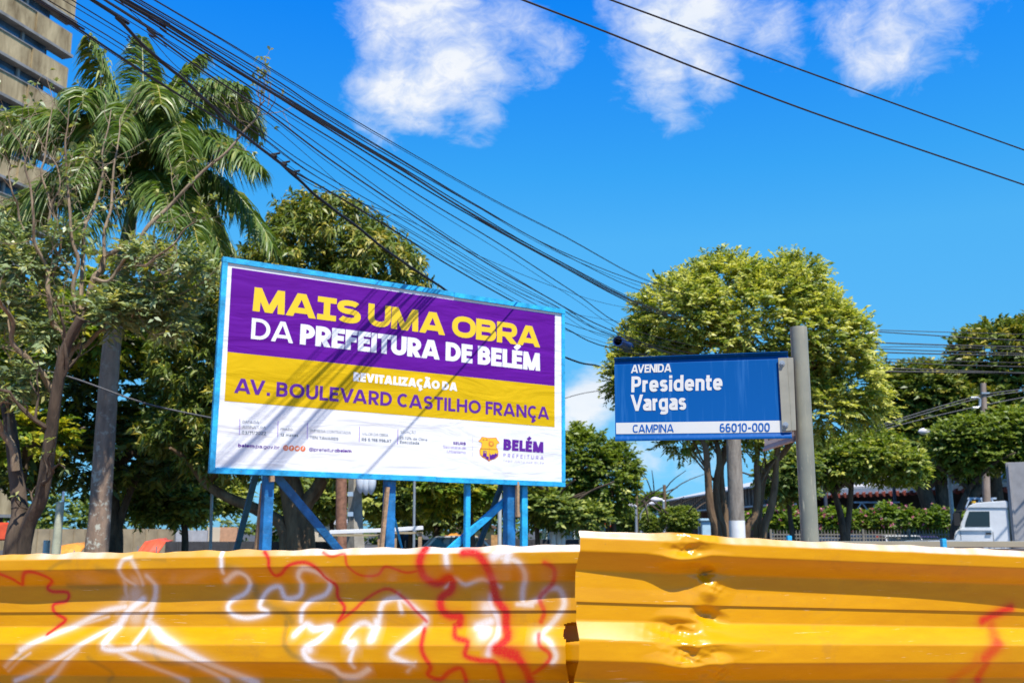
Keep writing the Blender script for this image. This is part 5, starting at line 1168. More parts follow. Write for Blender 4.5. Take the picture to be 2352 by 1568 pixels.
# ============================================================ tall concrete building, upper left
def P2(u, v, Y): return at(u, v, Y)
Bd = np.array([.317, 1.0, 0]); Bd /= np.linalg.norm(Bd); Bn = np.array([Bd[1], -Bd[0], 0])   # facade runs away from us, faces right
BE = at(124, 300, 86); BE[2] = 0
bz = lambda v: at(124, v, 86)[2]
M_bconc = bark_mat('weathered_panel', (.20, .135, .06), (.60, .46, .25), 0, .8); M_bledge = mat('ledge_grey', (.27, .26, .24), .8, var=.2, scale=1)
M_bglass = mat('window_blue_glass', (.05, .09, .13), .15, var=.5, scale=.4, spec=.8); M_bdark = mat('dark_recess', (.06, .05, .045), .9, var=0)
tall = wthing('apartment_block', 'tall weathered beige concrete block with stepped floors, upper left corner', 'building', (BE[0] - Bn[0] * 6, BE[1] - Bn[1] * 6, 0))
def bbox_(name, s0, s1, z0, z1, d0, d1, m, parent=tall):
    """box along the facade: s metres back from the far end towards us, d metres out of the wall"""
    p = []
    for z in (z0, z1):
        for s_, d in ((s0, d0), (s1, d0), (s1, d1), (s0, d1)): q = BE - Bd * s_ + Bn * d; p.append((q[0], q[1], z))
    b = MB(); b.hexa(p); return b.build(name, m, parent)
bbox_('wall', .5, 62, 0, 58, -12, -1.2, M_bdark)
fh = 3.55; zt = bz(-12)
for f in range(-1, 20):
    z0 = zt - f * fh
    if z0 < 1: break
    st = .12 * f
    # spandrel panels
    for j in range(9):
        if f > 10 and j > 6: break
        s0 = -1.2 + st * 1.0 + j * 4.4; bbox_('panel', s0 + .04, s0 + 4.36, z0 - 2.0, z0, -1.0, .0 if j else .15, M_bconc)
    bbox_('ledge', -1.4 + st, 38, z0 - 2.27, z0 - 2.01, -1.0, .25, M_bledge)
    bbox_('ledge', -1.2 + st, 38, z0 + .01, z0 + .12, -1.0, .08, M_bledge)
    for j in range(12):
        s0 = 1.2 + st + j * 3.0; bbox_('window', s0, s0 + 2.7, z0 - fh + .14, z0 - 2.29, -1.15, -.55, M_bglass)
        bbox_('mullion', s0 + 2.72, s0 + 2.98, z0 - fh + .14, z0 - 2.29, -1.15, -.35, M_bledge)

# ============================================================ things seen low behind the hoarding, left half
def wall_thing(name, label, cat, u0, u1, v, Y, m, thick=.15, ribs=0, z=None, group=None):
    a = at(u0, v, Y); c = at(u1, v, Y); z = z or a[2]; mid = (a + c) / 2
    t = wthing(name, label, cat, (mid[0], mid[1], 0), group); b = MB(); b.box((mid[0], Y + thick / 2, z / 2), (c[0] - a[0], thick, z)); b.build('wall', m, t)
    if ribs:
        n = int((c[0] - a[0]) / ribs); rects('rib', m, t, [((a[0] + ribs * (k + .5), Y - .02, z / 2), (.05, .04, z * .98), 0) for k in range(n)])
    return t
M_beige = mat('beige_metal', (.33, .26, .16), .7, var=.2, scale=2); M_greyp = mat('grey_panel', (.42, .42, .44), .6, var=.12); M_cream = mat('cream_render', (.60, .50, .36), .8, var=.12, scale=1)
M_darkf = mat('dark_screen', (.05, .05, .055), .8, var=.2); M_orange = mat('orange_tarp', (.75, .09, .03), .6, var=.15); M_yel = mat('yellow_tarp', (.72, .28, .03), .6, var=.15)
wall_thing('metal_fence', 'long beige ribbed metal wall behind the palm trunk', 'fence', 45, 400, 1214, 38, M_beige, ribs=.45)
wall_thing('panel_wall', 'grey panel wall left of the billboard, behind the thin grey post', 'wall', 405, 476, 1217, 40, M_greyp, ribs=1.2)
for u0, u1, lab in ((476, 506, 'cream wall strip right of the grey panel wall'), (506, 545, 'orange-brown wall strip under the billboard left corner')):
    wall_thing('shop_front', lab, 'building', u0, u1, 1210, 41, M_cream if u0 < 500 else mat('peach_render', (.55, .30, .17), .8, var=.15))
wall_thing('screen_fence', 'low dark mesh fence running behind the billboard posts', 'fence', 380, 800, 1243, 36, M_darkf, .06, .9)
wall_thing('screen_fence', 'low dark fence further right under the billboard', 'fence', 905, 1330, 1238, 36.2, M_darkf, .06, .9)
def gable_house(name, label, u0, u1, vt, ve, Y, m, roof):
    a = at(u0, ve, Y); c = at(u1, ve, Y); ap = at((u0 + u1) / 2, vt, Y)
    t = wthing(name, label, 'building', ((a[0] + c[0]) / 2, Y, 0)); b = MB()
    b.ngon_prism([(a[0], Y, 0), (c[0], Y, 0), (c[0], Y, a[2]), (ap[0], Y, ap[2]), (a[0], Y, a[2])], (0, 7, 0)); b.build('wall', m, t)
    for sx, e in ((-1, a), (1, c)):
        b = MB(); p0 = np.array([e[0] + sx * .25, Y - .3, e[2] - .1]); p1 = np.array([ap[0], Y - .3, ap[2] + .02]); up = np.array([0, 0, .12])
        b.hexa([p0, p1, p1 + (0, 7.6, 0), p0 + (0, 7.6, 0), p0 + up, p1 + up, p1 + up + (0, 7.6, 0), p0 + up + (0, 7.6, 0)]); b.build('roof', roof, t)
    w_ = (c[0] - a[0])
    for k in (.25, .7):
        b = MB(); b.box((a[0] + w_ * k, Y - .02, 1.9), (w_ * .13, .06, .9)); wn = b.build('window', M_glass, t)
    return t
M_roof = mat('grey_roof', (.50, .50, .50), .6, var=.15, scale=.6)
gable_house('house', 'small cream gabled building behind the left billboard brace', 684, 762, 1188, 1200, 48, M_cream, M_roof)
gable_house('house', 'low yellow building with brown roof under the billboard centre', 1060, 1130, 1200, 1210, 52, mat('ochre_render', (.5, .33, .12), .8, var=.1), mat('brown_roof', (.16, .09, .06), .8, var=.2))
def post(name, label, cat, u, v0, Y, dpx, m, u1=None, group=None, cap=False, taper=1.0):
    top = at(u1 if u1 else u, v0, Y); base = at(u, 1250, Y); r_ = dpx / 2 / F * Y * 1.02; b = MB()
    b.tube([(base[0], Y, 0), (top[0], Y, top[2])], [r_ * taper, r_], 14); o = b.build(name, m, None, True); return tag(o, label, cat, group)
post('concrete_post', 'slightly tapered pale concrete post between bare tree and palm trunk', 'post', 128, 1152, 14.5, 17, mat('mossy_concrete', (.46, .46, .32), .9, var=.2, scale=4, bump=.3), 139, taper=1.25)
post('conduit_pipe', 'thin white pipe up the side of the pale concrete post', 'pipe', 143, 1128, 14.6, 5, M_white, 146)
post('lamp_post', 'thin grey post left of the billboard', 'post', 487, 1121, 26, 7, M_steel)
post('lamp_post', 'thin grey post under the middle of the billboard', 'post', 952, 1092, 20, 6, M_steel)
post('lamp_post', 'slim pale pole seen through the left billboard brace', 'post', 711, 1163, 27, 7, M_white)
post('bollard', 'short white ringed post right of the left billboard leg', 'bollard', 650, 1225, 24, 7, M_white)
post('bollard', 'white capped bollard beside the pale concrete post', 'bollard', 108, 1240, 30, 14, M_white)
post('street_pole', 'grey steel pipe beside the grey concrete pole under the billboard', 'post', 1147, 1105, 16, 9, mat('grey_pipe', (.45, .46, .43), .5, var=.1), 1148)
post('street_pole', 'weathered grey concrete pole under the right of the billboard', 'post', 1169, 1090, 16.5, 15, M_concrete, 1167)
post('timber_post', 'thick red-brown timber post under the billboard centre', 'post', 790, 1085, 16.4, 25, mat('red_brown_timber', (.26, .125, .075), .85, var=.35, scale=12, bump=.4), 784)
# tapered concrete pole with three hanging glass insulators
cp0 = at(815, 1252, 16.8); cp1 = at(812, 1085, 16.8)
cpo = wthing('utility_pole', 'flared concrete pole carrying pale glass lamps beside the timber post', 'utility pole', (cp0[0], 16.8, 0))
b = MB(); b.tube([(cp0[0] + .12, 16.8, 0), ((cp0[0] + cp1[0]) / 2 + .03, 16.8, cp1[2] * .62), (cp1[0] + .02, 16.8, cp1[2]), (cp1[0], 16.8, cp1[2] + 1.0)], [.205, .135, .102, .09], 4); b.build('pole', mat('pale_concrete', (.38, .34, .27), .9, var=.2, scale=6, bump=.3), cpo)
for u, v in ((805, 1134), (805, 1180)): q = at(u, v, 16.6); b = MB(); b.box(q, (.09, .04, .07)); b.build('metal_tag', mat('pale_blue_metal', (.35, .48, .62), .5, var=0), cpo)
M_lampg = mat('milky_glass', (.62, .68, .74), .15, var=.05, spec=.8)
for u, dv in ((829, 0), (841, 4), (853, 2)):
    q = at(u, 1096 + dv, 16.5); b = MB(); zz = np.linspace(0, 1, 9); b.tube([q + np.array([0, 0, .16]) - np.array([0, 0, .42]) * z for z in zz], [.045, .06, .075, .08, .082, .08, .07, .05, .015], 12); b.build('lamp_glass', M_lampg, cpo, True)
b = MB(); q = at(841, 1088, 16.5); b.box(q + np.array([0, .2, .02]), (.30, .5, .05)); b.build('lamp_bracket', M_steel, cpo)
# white horizontal beams behind the middle leg
for a, c, lab in (((757, 1221.5), (884, 1217), 'white horizontal beam left of the middle billboard leg'), ((900, 1216), (972, 1211.5), 'white horizontal beam right of the middle billboard leg')):
    b = MB(); p = at(*a, 15); q = at(*c, 15); b.beam(p, q, .06, .05, (0, 0, 1)); o = b.build('barrier_beam', M_white, None, bevel=.006); tag(o, lab, 'beam', 'white beams behind the middle leg')
    b = MB(); b.box(((p + q) / 2 + np.array([0, .1, -.06])), (abs(q[0] - p[0]) * .96, .05, .03)); o2 = b.build('under_rail', mat('khaki_rail', (.35, .30, .2), .7, var=.1), o); o2.matrix_parent_inverse = Matrix.Identity(4)
    for k in (.1, .9): m_ = p + (q - p) * k; b = MB(); b.box((m_[0], m_[1] + .05, m_[2] / 2 - .03), (.05, .05, m_[2] - .06)); o2 = b.build('leg', M_wood, o); o2.matrix_parent_inverse = Matrix.Identity(4)
def tarp(label, u0, u1, v, Y, m):
    a = at(u0, v, Y); c = at(u1, v, Y); w_ = c[0] - a[0]; t = wthing('market_stall', label, 'stall', ((a[0] + c[0]) / 2, Y, 0), 'small covered stalls')
    b = MB(); n = 9; vs = []
    for iy, y in enumerate((Y - .8, Y, Y + .8)):
        for i in range(n): x = a[0] + w_ * i / (n - 1); vs.append((x, y, a[2] - (.42, 0, -.05)[iy] - .06 * sin(i * 1.9) ** 2 - .1 * abs(i / (n - 1) - .5) * 2))
    b._add(vs, [(r_ * n + i, r_ * n + i + 1, (r_ + 1) * n + i + 1, (r_ + 1) * n + i) for r_ in range(2) for i in range(n - 1)]); o = b.build('awning', m, t, True)
    md = o.modifiers.new('t', 'SOLIDIFY'); md.thickness = .03
    for x in (a[0] + .05, c[0] - .05):
        for y in (Y - .75, Y + .75): b = MB(); b.tube([(x, y, 0), (x, y, a[2] - .22)], .02, 6); b.build('leg', M_steel, t)
    b = MB(); b.box(((a[0] + c[0]) / 2, Y, .8), (w_ * .9, 1.0, .08)); b.build('counter', M_wood, t)
tarp('stall with yellow-orange cover left of the palm trunk foot', 134, 196, 1248, 36, M_yel)
tarp('stall with bright orange cover left of the billboard', 333, 381, 1238, 36, M_orange)
tarp('dark-covered stall under the right part of the billboard', 905, 940, 1225, 35, M_darkf)
tarp('stall with orange-brown cover behind the right billboard batten', 1020, 1062, 1226, 38, M_yel)
b = MB(); q = at(4, 1220, 20); b.box((q[0], 20, q[2]), (.5, .3, .35)); tag(b.build('red_box', M_orange, None, bevel=.03), 'small orange-red box at the left edge by the gnarled trunk', 'box')
wall_thing('brick_pier', 'pinkish brick pier right of the white beam', 'wall', 1098, 1112, 1226, 30, mat('pink_brick', (.42, .24, .17), .8, var=.3, scale=6), .4)
wall_thing('crate_stack', 'stack of orange wooden slats beside the grey steel pipe', 'crate', 1128, 1144, 1228, 24, mat('orange_wood', (.5, .27, .10), .8, var=.3, scale=8), .5)

# ============================================================ vehicles
def car(label, X, Y, head, color, L=4.2, Wd=1.7, Hc=1.45, van=False, cat='car', group='parked cars', u=None):
    t = wthing('parked_car' if not van else 'parked_van', label, cat, (X, Y, 0), group); ch, sh = cos(head), sin(head)
    def wpt(x, y, z): return (X + x * ch - y * sh, Y + x * sh + y * ch, z)
    pm_ = mat('car_paint_%d%d%d' % tuple(int(c * 99) for c in color), color, .25, .2, 0, spec=.6, coat=.6)
    def loft(secs, name, m, par=t, bev=0):
        b = MB(); n = len(secs[0]); vs = [wpt(*p) for s_ in secs for p in s_]
        fs = [(j * n + i, j * n + (i + 1) % n, (j + 1) * n + (i + 1) % n, (j + 1) * n + i) for j in range(len(secs) - 1) for i in range(n)] + [tuple(range(n))[::-1], tuple(range((len(secs) - 1) * n, len(secs) * n))]
        b._add(vs, fs); return b.build(name, m, par, True, bevel=bev)
    h2 = Wd / 2
    if van: prof = [(-L / 2, .35), (L / 2, .35), (L / 2 + .02, .9), (L / 2 - .08, 1.15), (-L / 2 + .03, 1.15), (-L / 2, .9)]; gl = [(-L / 2 + .05, 1.15), (L / 2 - .10, 1.15), (L / 2 - .42, Hc - .12), (-L / 2 + .16, Hc - .12)]; rf = [(-L / 2 + .14, Hc - .12), (L / 2 - .42, Hc - .12), (L / 2 - .62, Hc - .02), (0, Hc), (-L / 2 + .3, Hc - .02)]
    else: prof = [(-L / 2, .3), (L / 2, .3), (L / 2 + .03, .6), (L / 2 - .15, .82), (L * .2, .95), (-L * .42, .98), (-L / 2, .85)]; gl = [(-L * .42, .95), (L * .2, .93), (L * .06, Hc - .06), (-L * .30, Hc - .06)]; rf = [(-L * .30, Hc - .065), (L * .06, Hc - .065), (L * .03, Hc - .02), (-L * .1, Hc), (-L * .27, Hc - .02)]
    body = loft([[(x, y, z) for x, z in prof] for y in (-h2, -h2 + .04, h2 - .04, h2)], 'body', pm_, bev=.03)
    ins = .13
    loft([[(x, -h2 + .05, z) if z < 1.2 and not van or van and z < 1.2 else (x, -h2 + ins, z) for x, z in gl], [(x, h2 - .05, z) if z < 1.2 else (x, h2 - ins, z) for x, z in gl]], 'windows', M_glass)
    loft([[(x, s_ * (h2 - ins + .01), z) for x, z in rf] for s_ in (-1, 1)], 'roof', pm_, bev=.02)
    # pillars
    for s_ in (-1, 1):
        for (x0, z0), (x1, z1) in ((gl[0], gl[3]), (gl[1], gl[2]), (((gl[0][0] + gl[1][0]) / 2, gl[0][1]), ((gl[2][0] + gl[3][0]) / 2, gl[2][1]))):
            b = MB(); b.beam(wpt(x0, s_ * (h2 - .045), z0), wpt(x1, s_ * (h2 - ins + .005), z1), .07, .03, (ch, sh, 0)); b.build('pillar', pm_, t)
    for x in (-L * .31, L * .31):
        for s_ in (-1, 1):
            b = MB(); b.tube([wpt(x, s_ * (h2 - .2), .31), wpt(x, s_ * (h2 + .01), .31)], .31, 18); w_ = b.build('wheel', M_rubber, t, True)
            b = MB(); b.tube([wpt(x, s_ * (h2 + .005), .31), wpt(x, s_ * (h2 + .02), .31)], .19, 14); o2 = b.build('rim', M_steel, None, True); sub(o2, w_)
    for s_ in (-1, 1):
        b = MB(); b.tube([wpt(L / 2 - .04, s_ * (h2 - .22), .68), wpt(L / 2 + .035, s_ * (h2 - .22), .68)], .09, 12); b.build('headlight', M_lampg, t, True)
        b = MB(); q = wpt(L * .15, s_ * (h2 + .07), 1.0); b.box(q, (.14, .14, .1)); b.build('mirror', pm_, t)
    return t
def carat(label, u, Y, head, color, **k): q = at(u, 1220, Y); return car(label, q[0], Y, head, color, **k)
carat('dark blue car whose roof shows beside the sign pole, behind the railing', 1962, 43.4, radians(-88), (.012, .03, .10), Wd=1.75, Hc=1.5)
carat('red car to the right of the dark blue car behind the railing', 2016, 43.8, radians(-84), (.42, .02, .015), Wd=1.6, Hc=1.42)
carat('white car seen through the railing pickets', 2066, 43.2, radians(-90), (.75, .75, .73), Wd=1.7, Hc=1.47)
carat('low silver car in front of the truck cab', 2192, 30, radians(4), (.45, .47, .5), L=4.2, Hc=1.40)
carat('dark grey car just right of the pole, mostly hidden', 1898, 43.5, radians(-92), (.06, .06, .065), Hc=1.4)
carat('purple-blue car between the white car and truck', 2106, 43.6, radians(-90), (.06, .05, .20), Hc=1.43)
carat('white car parked under the billboard right end', 1080, 33, radians(8), (.7, .7, .7), L=3.9, Hc=1.5)
carat('beige van with dark rear window left of the round road sign', 1356, 62, radians(92), (.62, .56, .42), L=4.3, Wd=1.72, Hc=1.95, van=True, cat='van', group='parked vans')
carat('white and yellow van by the whitewashed stems', 1281, 60, radians(92), (.72, .68, .5), L=4.3, Wd=1.72, Hc=1.9, van=True, cat='van', group='parked vans')
# truck: cab in profile, facing left, with a tall grey cargo box
TYy = 33.0
tq = lambda u, v: at(u, v, TYy)
z_ = lambda x, y: (2067.2 + .12109 * x, 1119.7 + .12109 * y)
tr_ = wthing('truck', 'white flat-nosed truck cab with tall grey cargo box at right edge', 'truck', (tq(2290, 1215)[0], TYy + 1.1, 0))
M_tw2 = mat('truck_white', (.74, .74, .73), .3, var=.04, spec=.6, coat=.4); M_tgrey = mat('cargo_grey', (.36, .34, .33), .7, var=.12, scale=3)
cab = [z_(1550, 400), z_(1440, 700), z_(1440, 760), z_(1355, 830), z_(1335, 1000)]
pts = [tq(*q) for q in cab]; lo = pts[-1].copy(); lo[2] = .55; rt_ = tq(*z_(2200, 400)); rb_ = rt_.copy(); rb_[2] = .55
b = MB(); b.ngon_prism(pts + [lo, rb_, rt_], (0, 2.3, 0)); b.build('cab', M_tw2, tr_, bevel=.03)
rp = [tq(*z_(*q)) + np.array([0, -.03, 0]) for q in [(1550, 405), (1580, 360), (1700, 310), (1950, 290), (2190, 278), (2212, 300), (2212, 415)]]
b = MB(); b.ngon_prism(rp, (0, 2.36, 0)); b.build('cab_roof', M_tw2, tr_, bevel=.04)
wn = [tq(*z_(*q)) + np.array([0, -.012, 0]) for q in [(1585, 465), (1915, 465), (1925, 742), (1515, 742), (1530, 640)]]
b = MB(); b.ngon_prism(wn, (0, .06, 0)); b.build('side_window', M_glass, tr_)
wf = [tq(*z_(*q)) for q in [(1555, 410), (1450, 690)]]
b = MB(); n_ = np.array([-.05, 0, .01]); b.hexa([wf[1] + (0, .15, 0), wf[1] + (0, 2.15, 0), wf[0] + (0, 2.15, 0), wf[0] + (0, .15, 0), wf[1] + (-.02, .15, .0), wf[1] + (-.02, 2.15, 0), wf[0] + (-.02, 2.15, 0), wf[0] + (-.02, .15, 0)]); b.build('windscreen', M_glass, tr_)
b = MB(); b.beam(tq(*z_(1430, 790)) + (0, -.02, 0), tq(*z_(1955, 790)) + (0, -.02, 0), .07, .05, (0, 0, 1)); b.build('window_sill', M_white, tr_, bevel=.01)
for u in (1445, 1975): b = MB(); p = tq(*z_(u, 830)); q = p.copy(); q[2] = .7; b.beam(p + (0, -.003, 0), q + (0, -.003, 0), .012, .012, (1, 0, 0)); b.build('door_seam', M_rubber, tr_)
b = MB(); q = tq(*z_(1905, 860)); b.box(q + (0, -.02, 0), (.16, .04, .05)); b.build('door_handle', M_rubber, tr_)
mp0, mp1 = tq(*z_(1345, 460)), tq(*z_(1375, 760))
b = MB(); b.tube([tq(*z_(1530, 450)) + (0, -.05, 0), mp0 + (0, -.25, 0), mp1 + (0, -.25, 0), tq(*z_(1430, 770)) + (0, -.02, 0)], .014, 6); b.build('mirror_frame', M_rubber, tr_)
b = MB(); b.box((mp0 + mp1) / 2 + (.05, -.26, 0), (.20, .05, .42)); b.build('mirror', M_rubber, tr_, bevel=.02)
b = MB(); q = tq(*z_(1640, 325)); b.tube([q + (0, .5, .02), q + (0, .5, .09)], .07, 12); b.build('roof_light', mat('amber', (.5, .3, .02), .3, var=0), tr_, True)
cb0 = tq(2332, 1072); cb0[0] = tq(2333, 1215)[0] + .12; b = MB(); b.box((cb0[0] + 3.3, TYy + 1.15, (cb0[2] + 1.0) / 2), (6.6, 2.5, cb0[2] - 1.0)); b.build('cargo_box', M_tgrey, tr_, bevel=.02)
rects('box_rib', M_tgrey, tr_, [((cb0[0] + .1 + .6 * k, TYy - .12, (cb0[2] + 1.0) / 2), (.05, .05, cb0[2] - 1.1), 0) for k in range(11)])
b = MB(); b.box((cb0[0] + 2.2, TYy + 1.1, .75), (8.0, .9, .3)); b.build('chassis', M_rubber, tr_)
for x in (-.9, 3.6, 4.8):
    for y in (.2, 2.0): b = MB(); b.tube([(cb0[0] + x, TYy + y - .15, .5), (cb0[0] + x, TYy + y + .15, .5)], .5, 22); b.build('wheel', M_rubber, tr_, True)
tr_.rotation_euler = (0, 0, radians(-27))
tr_.location.x -= .78; tr_.location.y -= 2.0

# ============================================================ market hall, iron shed, railing, hedge on the right
M_hall = mat('pale_roof_metal', (.52, .52, .54), .5, var=.1, scale=.5); M_louv = mat('louvre_dark', (.06, .055, .05), .8, var=.2)
mh = wthing('market_hall', 'long market hall with pale stepped metal roof and dark louvred clerestory', 'building', (at(1600, 1215, 85)[0] + 4, 85, 0))
def slab(name, A, B_, C_, D_, th, m, par):
    b = MB(); A, B_, C_, D_ = (np.array(q, float) for q in (A, B_, C_, D_)); u_ = np.array([0, 0, th]); b.hexa([A, B_, C_, D_, A + u_, B_ + u_, C_ + u_, D_ + u_]); return b.build(name, m, par)
E0 = at(1529, 1147, 109); E1 = at(1830, 1103, 62); E1[2] = E0[2] = (E0[2] + E1[2]) / 2
slab('upper_roof', E0 + (-.4, 0, -.15), E1 + (-.4, 0, -.15), E1 + (6, 0, 1.25), E0 + (6, 0, 1.25), .12, M_hall, mh)
G0 = at(1467, 1181, 112); G1 = at(1760, 1166, 66); G0[2] = G1[2] = 3.2
slab('lower_roof', G0, G1, E1 + (.25, 0, -1.55), E0 + (.25, 0, -1.55), .10, M_hall, mh)
b = MB(); b.hexa([E0 + (.4, 0, -1.45), E1 + (.4, 0, -1.45), E1 + (.6, 0, -1.45), E0 + (.6, 0, -1.45), E0 + (.4, 0, .0), E1 + (.4, 0, .0), E1 + (.6, 0, .0), E0 + (.6, 0, .0)]); b.build('clerestory', M_louv, mh)
n = 46
for k in range(n):
    p = E0 + (E1 - E0) * ((k + .5) / n); b = MB(); b.box((p[0] + .34, p[1], p[2] - .72), (.10, .16, 1.3)); b.build('louvre', mat('louvre_grey', (.2, .18, .16), .7, var=.1), mh)
for k in range(8): p = G0 + (G1 - G0) * (k / 7); b = MB(); b.tube([(p[0] + .3, p[1], 0), (p[0] + .3, p[1], 3.2)], .09, 8); b.build('column', M_hall, mh)
b = MB(); b.hexa([G0 + (3, 0, -3.2), G1 + (3, 0, -3.2), G1 + (3.2, 0, -3.2), G0 + (3.2, 0, -3.2), G0 + (3, 0, .9), G1 + (3, 0, .9), G1 + (3.2, 0, .9), G0 + (3.2, 0, .9)]); b.build('wall', mat('hall_brick', (.20, .09, .06), .8, var=.3, scale=1), mh)
sh_ = wthing('iron_shed', 'dark iron shed with white fascia, red tile edge and pale steel trusses', 'building', (at(2150, 1215, 56)[0], 58, 0))
H0 = at(1790, 1156, 66); H1 = at(2440, 1086, 50); H0[2] = H1[2] = 3.95
b = MB(); b.beam(H0, H1, .34, .12, (0, 0, 1)); b.build('fascia', M_white, sh_)
slab('roof', H0 + (0, .1, .18), H1 + (0, .1, .18), H1 + (3, 12, 1.4), H0 + (3, 12, 1.4), .1, M_hall, sh_)
n = 40
for k in range(n):
    p = H0 + (H1 - H0) * ((k + .5) / n); b = MB(); b.tube([p + (0, -.10, -.22), p + (0, .4, -.12)], .16, 8); b.build('roof_tile', mat('red_tile', (.30, .07, .045), .8, var=.3, scale=3), sh_, True)
b = MB(); b.hexa([H0 + (0, 5, -3.95), H1 + (0, 5, -3.95), H1 + (0, 5.2, -3.95), H0 + (0, 5.2, -3.95), H0 + (0, 5, .2), H1 + (0, 5, .2), H1 + (0, 5.2, .2), H0 + (0, 5.2, .2)]); b.build('wall', mat('shed_dark_wall', (.05, .045, .045), .9, var=.4, scale=.6), sh_)
M_truss = mat('truss_paint', (.42, .50, .60), .5, var=.15)
for u0, u1, v0, v1, Y in ((1962, 2068, 1153, 1178, 55), (2215, 2290, 1144, 1168, 50)):
    a = at(u0, v0, Y); c = at(u1, v1, Y); 
    for z in (a[2], c[2]): b = MB(); b.beam((a[0], Y, z), (c[0], Y, z), .09, .09, (0, 0, 1)); b.build('truss_chord', M_truss, sh_)
    nn_ = 6
    for k in range(nn_):
        x0 = a[0] + (c[0] - a[0]) * k / nn_; x1 = a[0] + (c[0] - a[0]) * (k + 1) / nn_; za, zb = (a[2], c[2]) if k % 2 else (c[2], a[2])
        b = MB(); b.beam((x0, Y, za), (x1, Y, zb), .06, .06, (0, 1, 0)); b.build('truss_web', M_truss, sh_)
for u in (1800, 1900, 2060, 2140, 2250): q = at(u, 1215, 55.5); b = MB(); b.tube([(q[0], 55.5, 0), (q[0], 55.5, 4)], .1, 8); b.build('column', mat('column_dark', (.05, .06, .09), .6, var=.1), sh_)
# railing
ry = 40.0; r0 = at(1770, 1217.5, ry); r1 = at(2300, 1217.5, ry); rl = wthing('iron_railing', 'pale iron railing with close pointed pickets in front of the hedge', 'railing', ((r0[0] + r1[0]) / 2, ry, 0))
M_rail = mat('railing_pale', (.24, .215, .17), .6, .2, .15)
nP = int((r1[0] - r0[0]) / .125)
pmb = MB(); pmb.box((0, 0, 0), (.028, .022, r0[2] - .12)); zc = (r0[2] - .12) / 2; pmb.ngon_prism([(-.014, -.011, zc), (.014, -.011, zc), (0, -.011, zc + .10)], (0, .022, 0))
pme = bpy.data.meshes.new('picket'); pme.from_pydata(pmb.v, [], pmb.f); pme.materials.append(M_rail)
for k in range(nP):
    o = bpy.data.objects.new('picket', pme); COL.objects.link(o); o.parent = rl; o.location = (r0[0] + .125 * k - (r0[0] + r1[0]) / 2, -.02, r0[2] / 2)
for z in (.25, 1.36, 1.50): b = MB(); b.box(((r0[0] + r1[0]) / 2, ry, z), (r1[0] - r0[0], .04, .05)); b.build('rail', M_rail, rl)
for k in range(6): b = MB(); x = r0[0] + (r1[0] - r0[0]) * k / 5; b.box((x, ry, r0[2] / 2 + .02), (.08, .08, r0[2] + .06)); b.build('post', M_rail, rl)
b = MB(); b.box(((r0[0] + r1[0]) / 2, ry + .02, .12), (r1[0] - r0[0], .2, .24)); b.build('kerb', M_concrete, rl)
# hedge
hd = wthing('flowering_hedge', 'sunlit green hedge dotted with pink flowers behind the railing', 'hedge', (at(1900, 1215, 46.8)[0], 46.8, 0))
lob = [pix_lobe(u, 1200 - 10 * abs(sin(u * .013)), 46.8 + .3 * sin(u), 34, 26 + 8 * sin(u * .05), .8) for u in range(1730, 2260, 38)]
crown('foliage', lob, 2400, 9, .17, .09, .3, L_lime, hd, rough=.2, vmean=.25, vsp=.25, gravity=.1); hd.children[-1]['kind'] = 'stuff'
Pp, Dp = crown_points(lob, 190, .25, .1); i_ = np.repeat(np.arange(len(Pp)), 5); ld = unit(len(i_)); leaf_mesh('flowers', Pp[i_] + Dp[i_] * .1, ld, unit(len(i_)), .10, .09, R.rand(len(i_)), L_pink, hd); hd.children[-1]['kind'] = 'stuff'
# near grey rail behind the right hoarding panel and small blue posts
M_kh = mat('khaki_rail_top', (.30, .27, .19), .7, var=.1, scale=3)
nr = wthing('barrier_rail', 'long grey rail just behind the right hoarding panel', 'rail', (at(2200, 1245, 7)[0], 7, 0))
a = at(1900, 1243, 7); c = at(2430, 1241, 7)
b = MB(); b.box(((a[0] + c[0]) / 2, 7.1, a[2] - .02), (c[0] - a[0], .22, .04)); b.build('top_board', M_kh, nr, bevel=.004)
b = MB(); b.box(((a[0] + c[0]) / 2, 7.12, a[2] - .10), (c[0] - a[0], .12, .10)); b.build('rail_face', M_steel, nr)
for k in range(4): x = a[0] + (c[0] - a[0]) * (k + .5) / 4; b = MB(); b.box((x, 7.14, (a[2] - .15) / 2), (.08, .08, a[2] - .15)); b.build('post', M_wood, nr)
for u, v, w_, lab in ((1812, 1229, 10, 'small bright blue post top left of the sign pole'), (2166, 1236, 10, 'small blue post top above the grey rail')):
    q = at(u, v, 6.4); b = MB(); b.box((q[0], 6.4, q[2] / 2), (w_ / F * 6.4, .04, q[2])); tag(b.build('blue_post', M_frame, None, bevel=.003), lab, 'post')
# ------------------------------------------------------------ street furniture, right half
def lamp(name, label, head, arm, foot_u, Y, sc=1.0, group=None):
    h_ = at(*head, Y); t = wthing(name, label, 'street lamp', (at(foot_u, 1215, Y)[0], Y, 0), group)
    P = [at(u, v, Y) for u, v in arm]; b = MB(); b.tube(smooth(P, 4), .035 * sc, 7); b.build('arm', M_steel, t, True)
    f_ = at(foot_u, 1215, Y); b = MB(); b.tube([(f_[0], Y, 0), (f_[0], Y, P[-1][2])], [.09 * sc, .06 * sc], 10); b.build('pole', M_steel, t, True)
    d = P[0] - h_; d = d / (np.linalg.norm(d) + 1e-9); b = MB(); L_ = .62 * sc; b.tube([h_ - d * L_ / 2 + d * L_ * k / 8 for k in range(9)], [.03 * sc, .10 * sc, .13 * sc, .14 * sc, .13 * sc, .11 * sc, .09 * sc, .07 * sc, .045 * sc], 12); b.build('lamp_head', mat('lamp_shell', (.62, .60, .62), .35, var=.05), t, True)
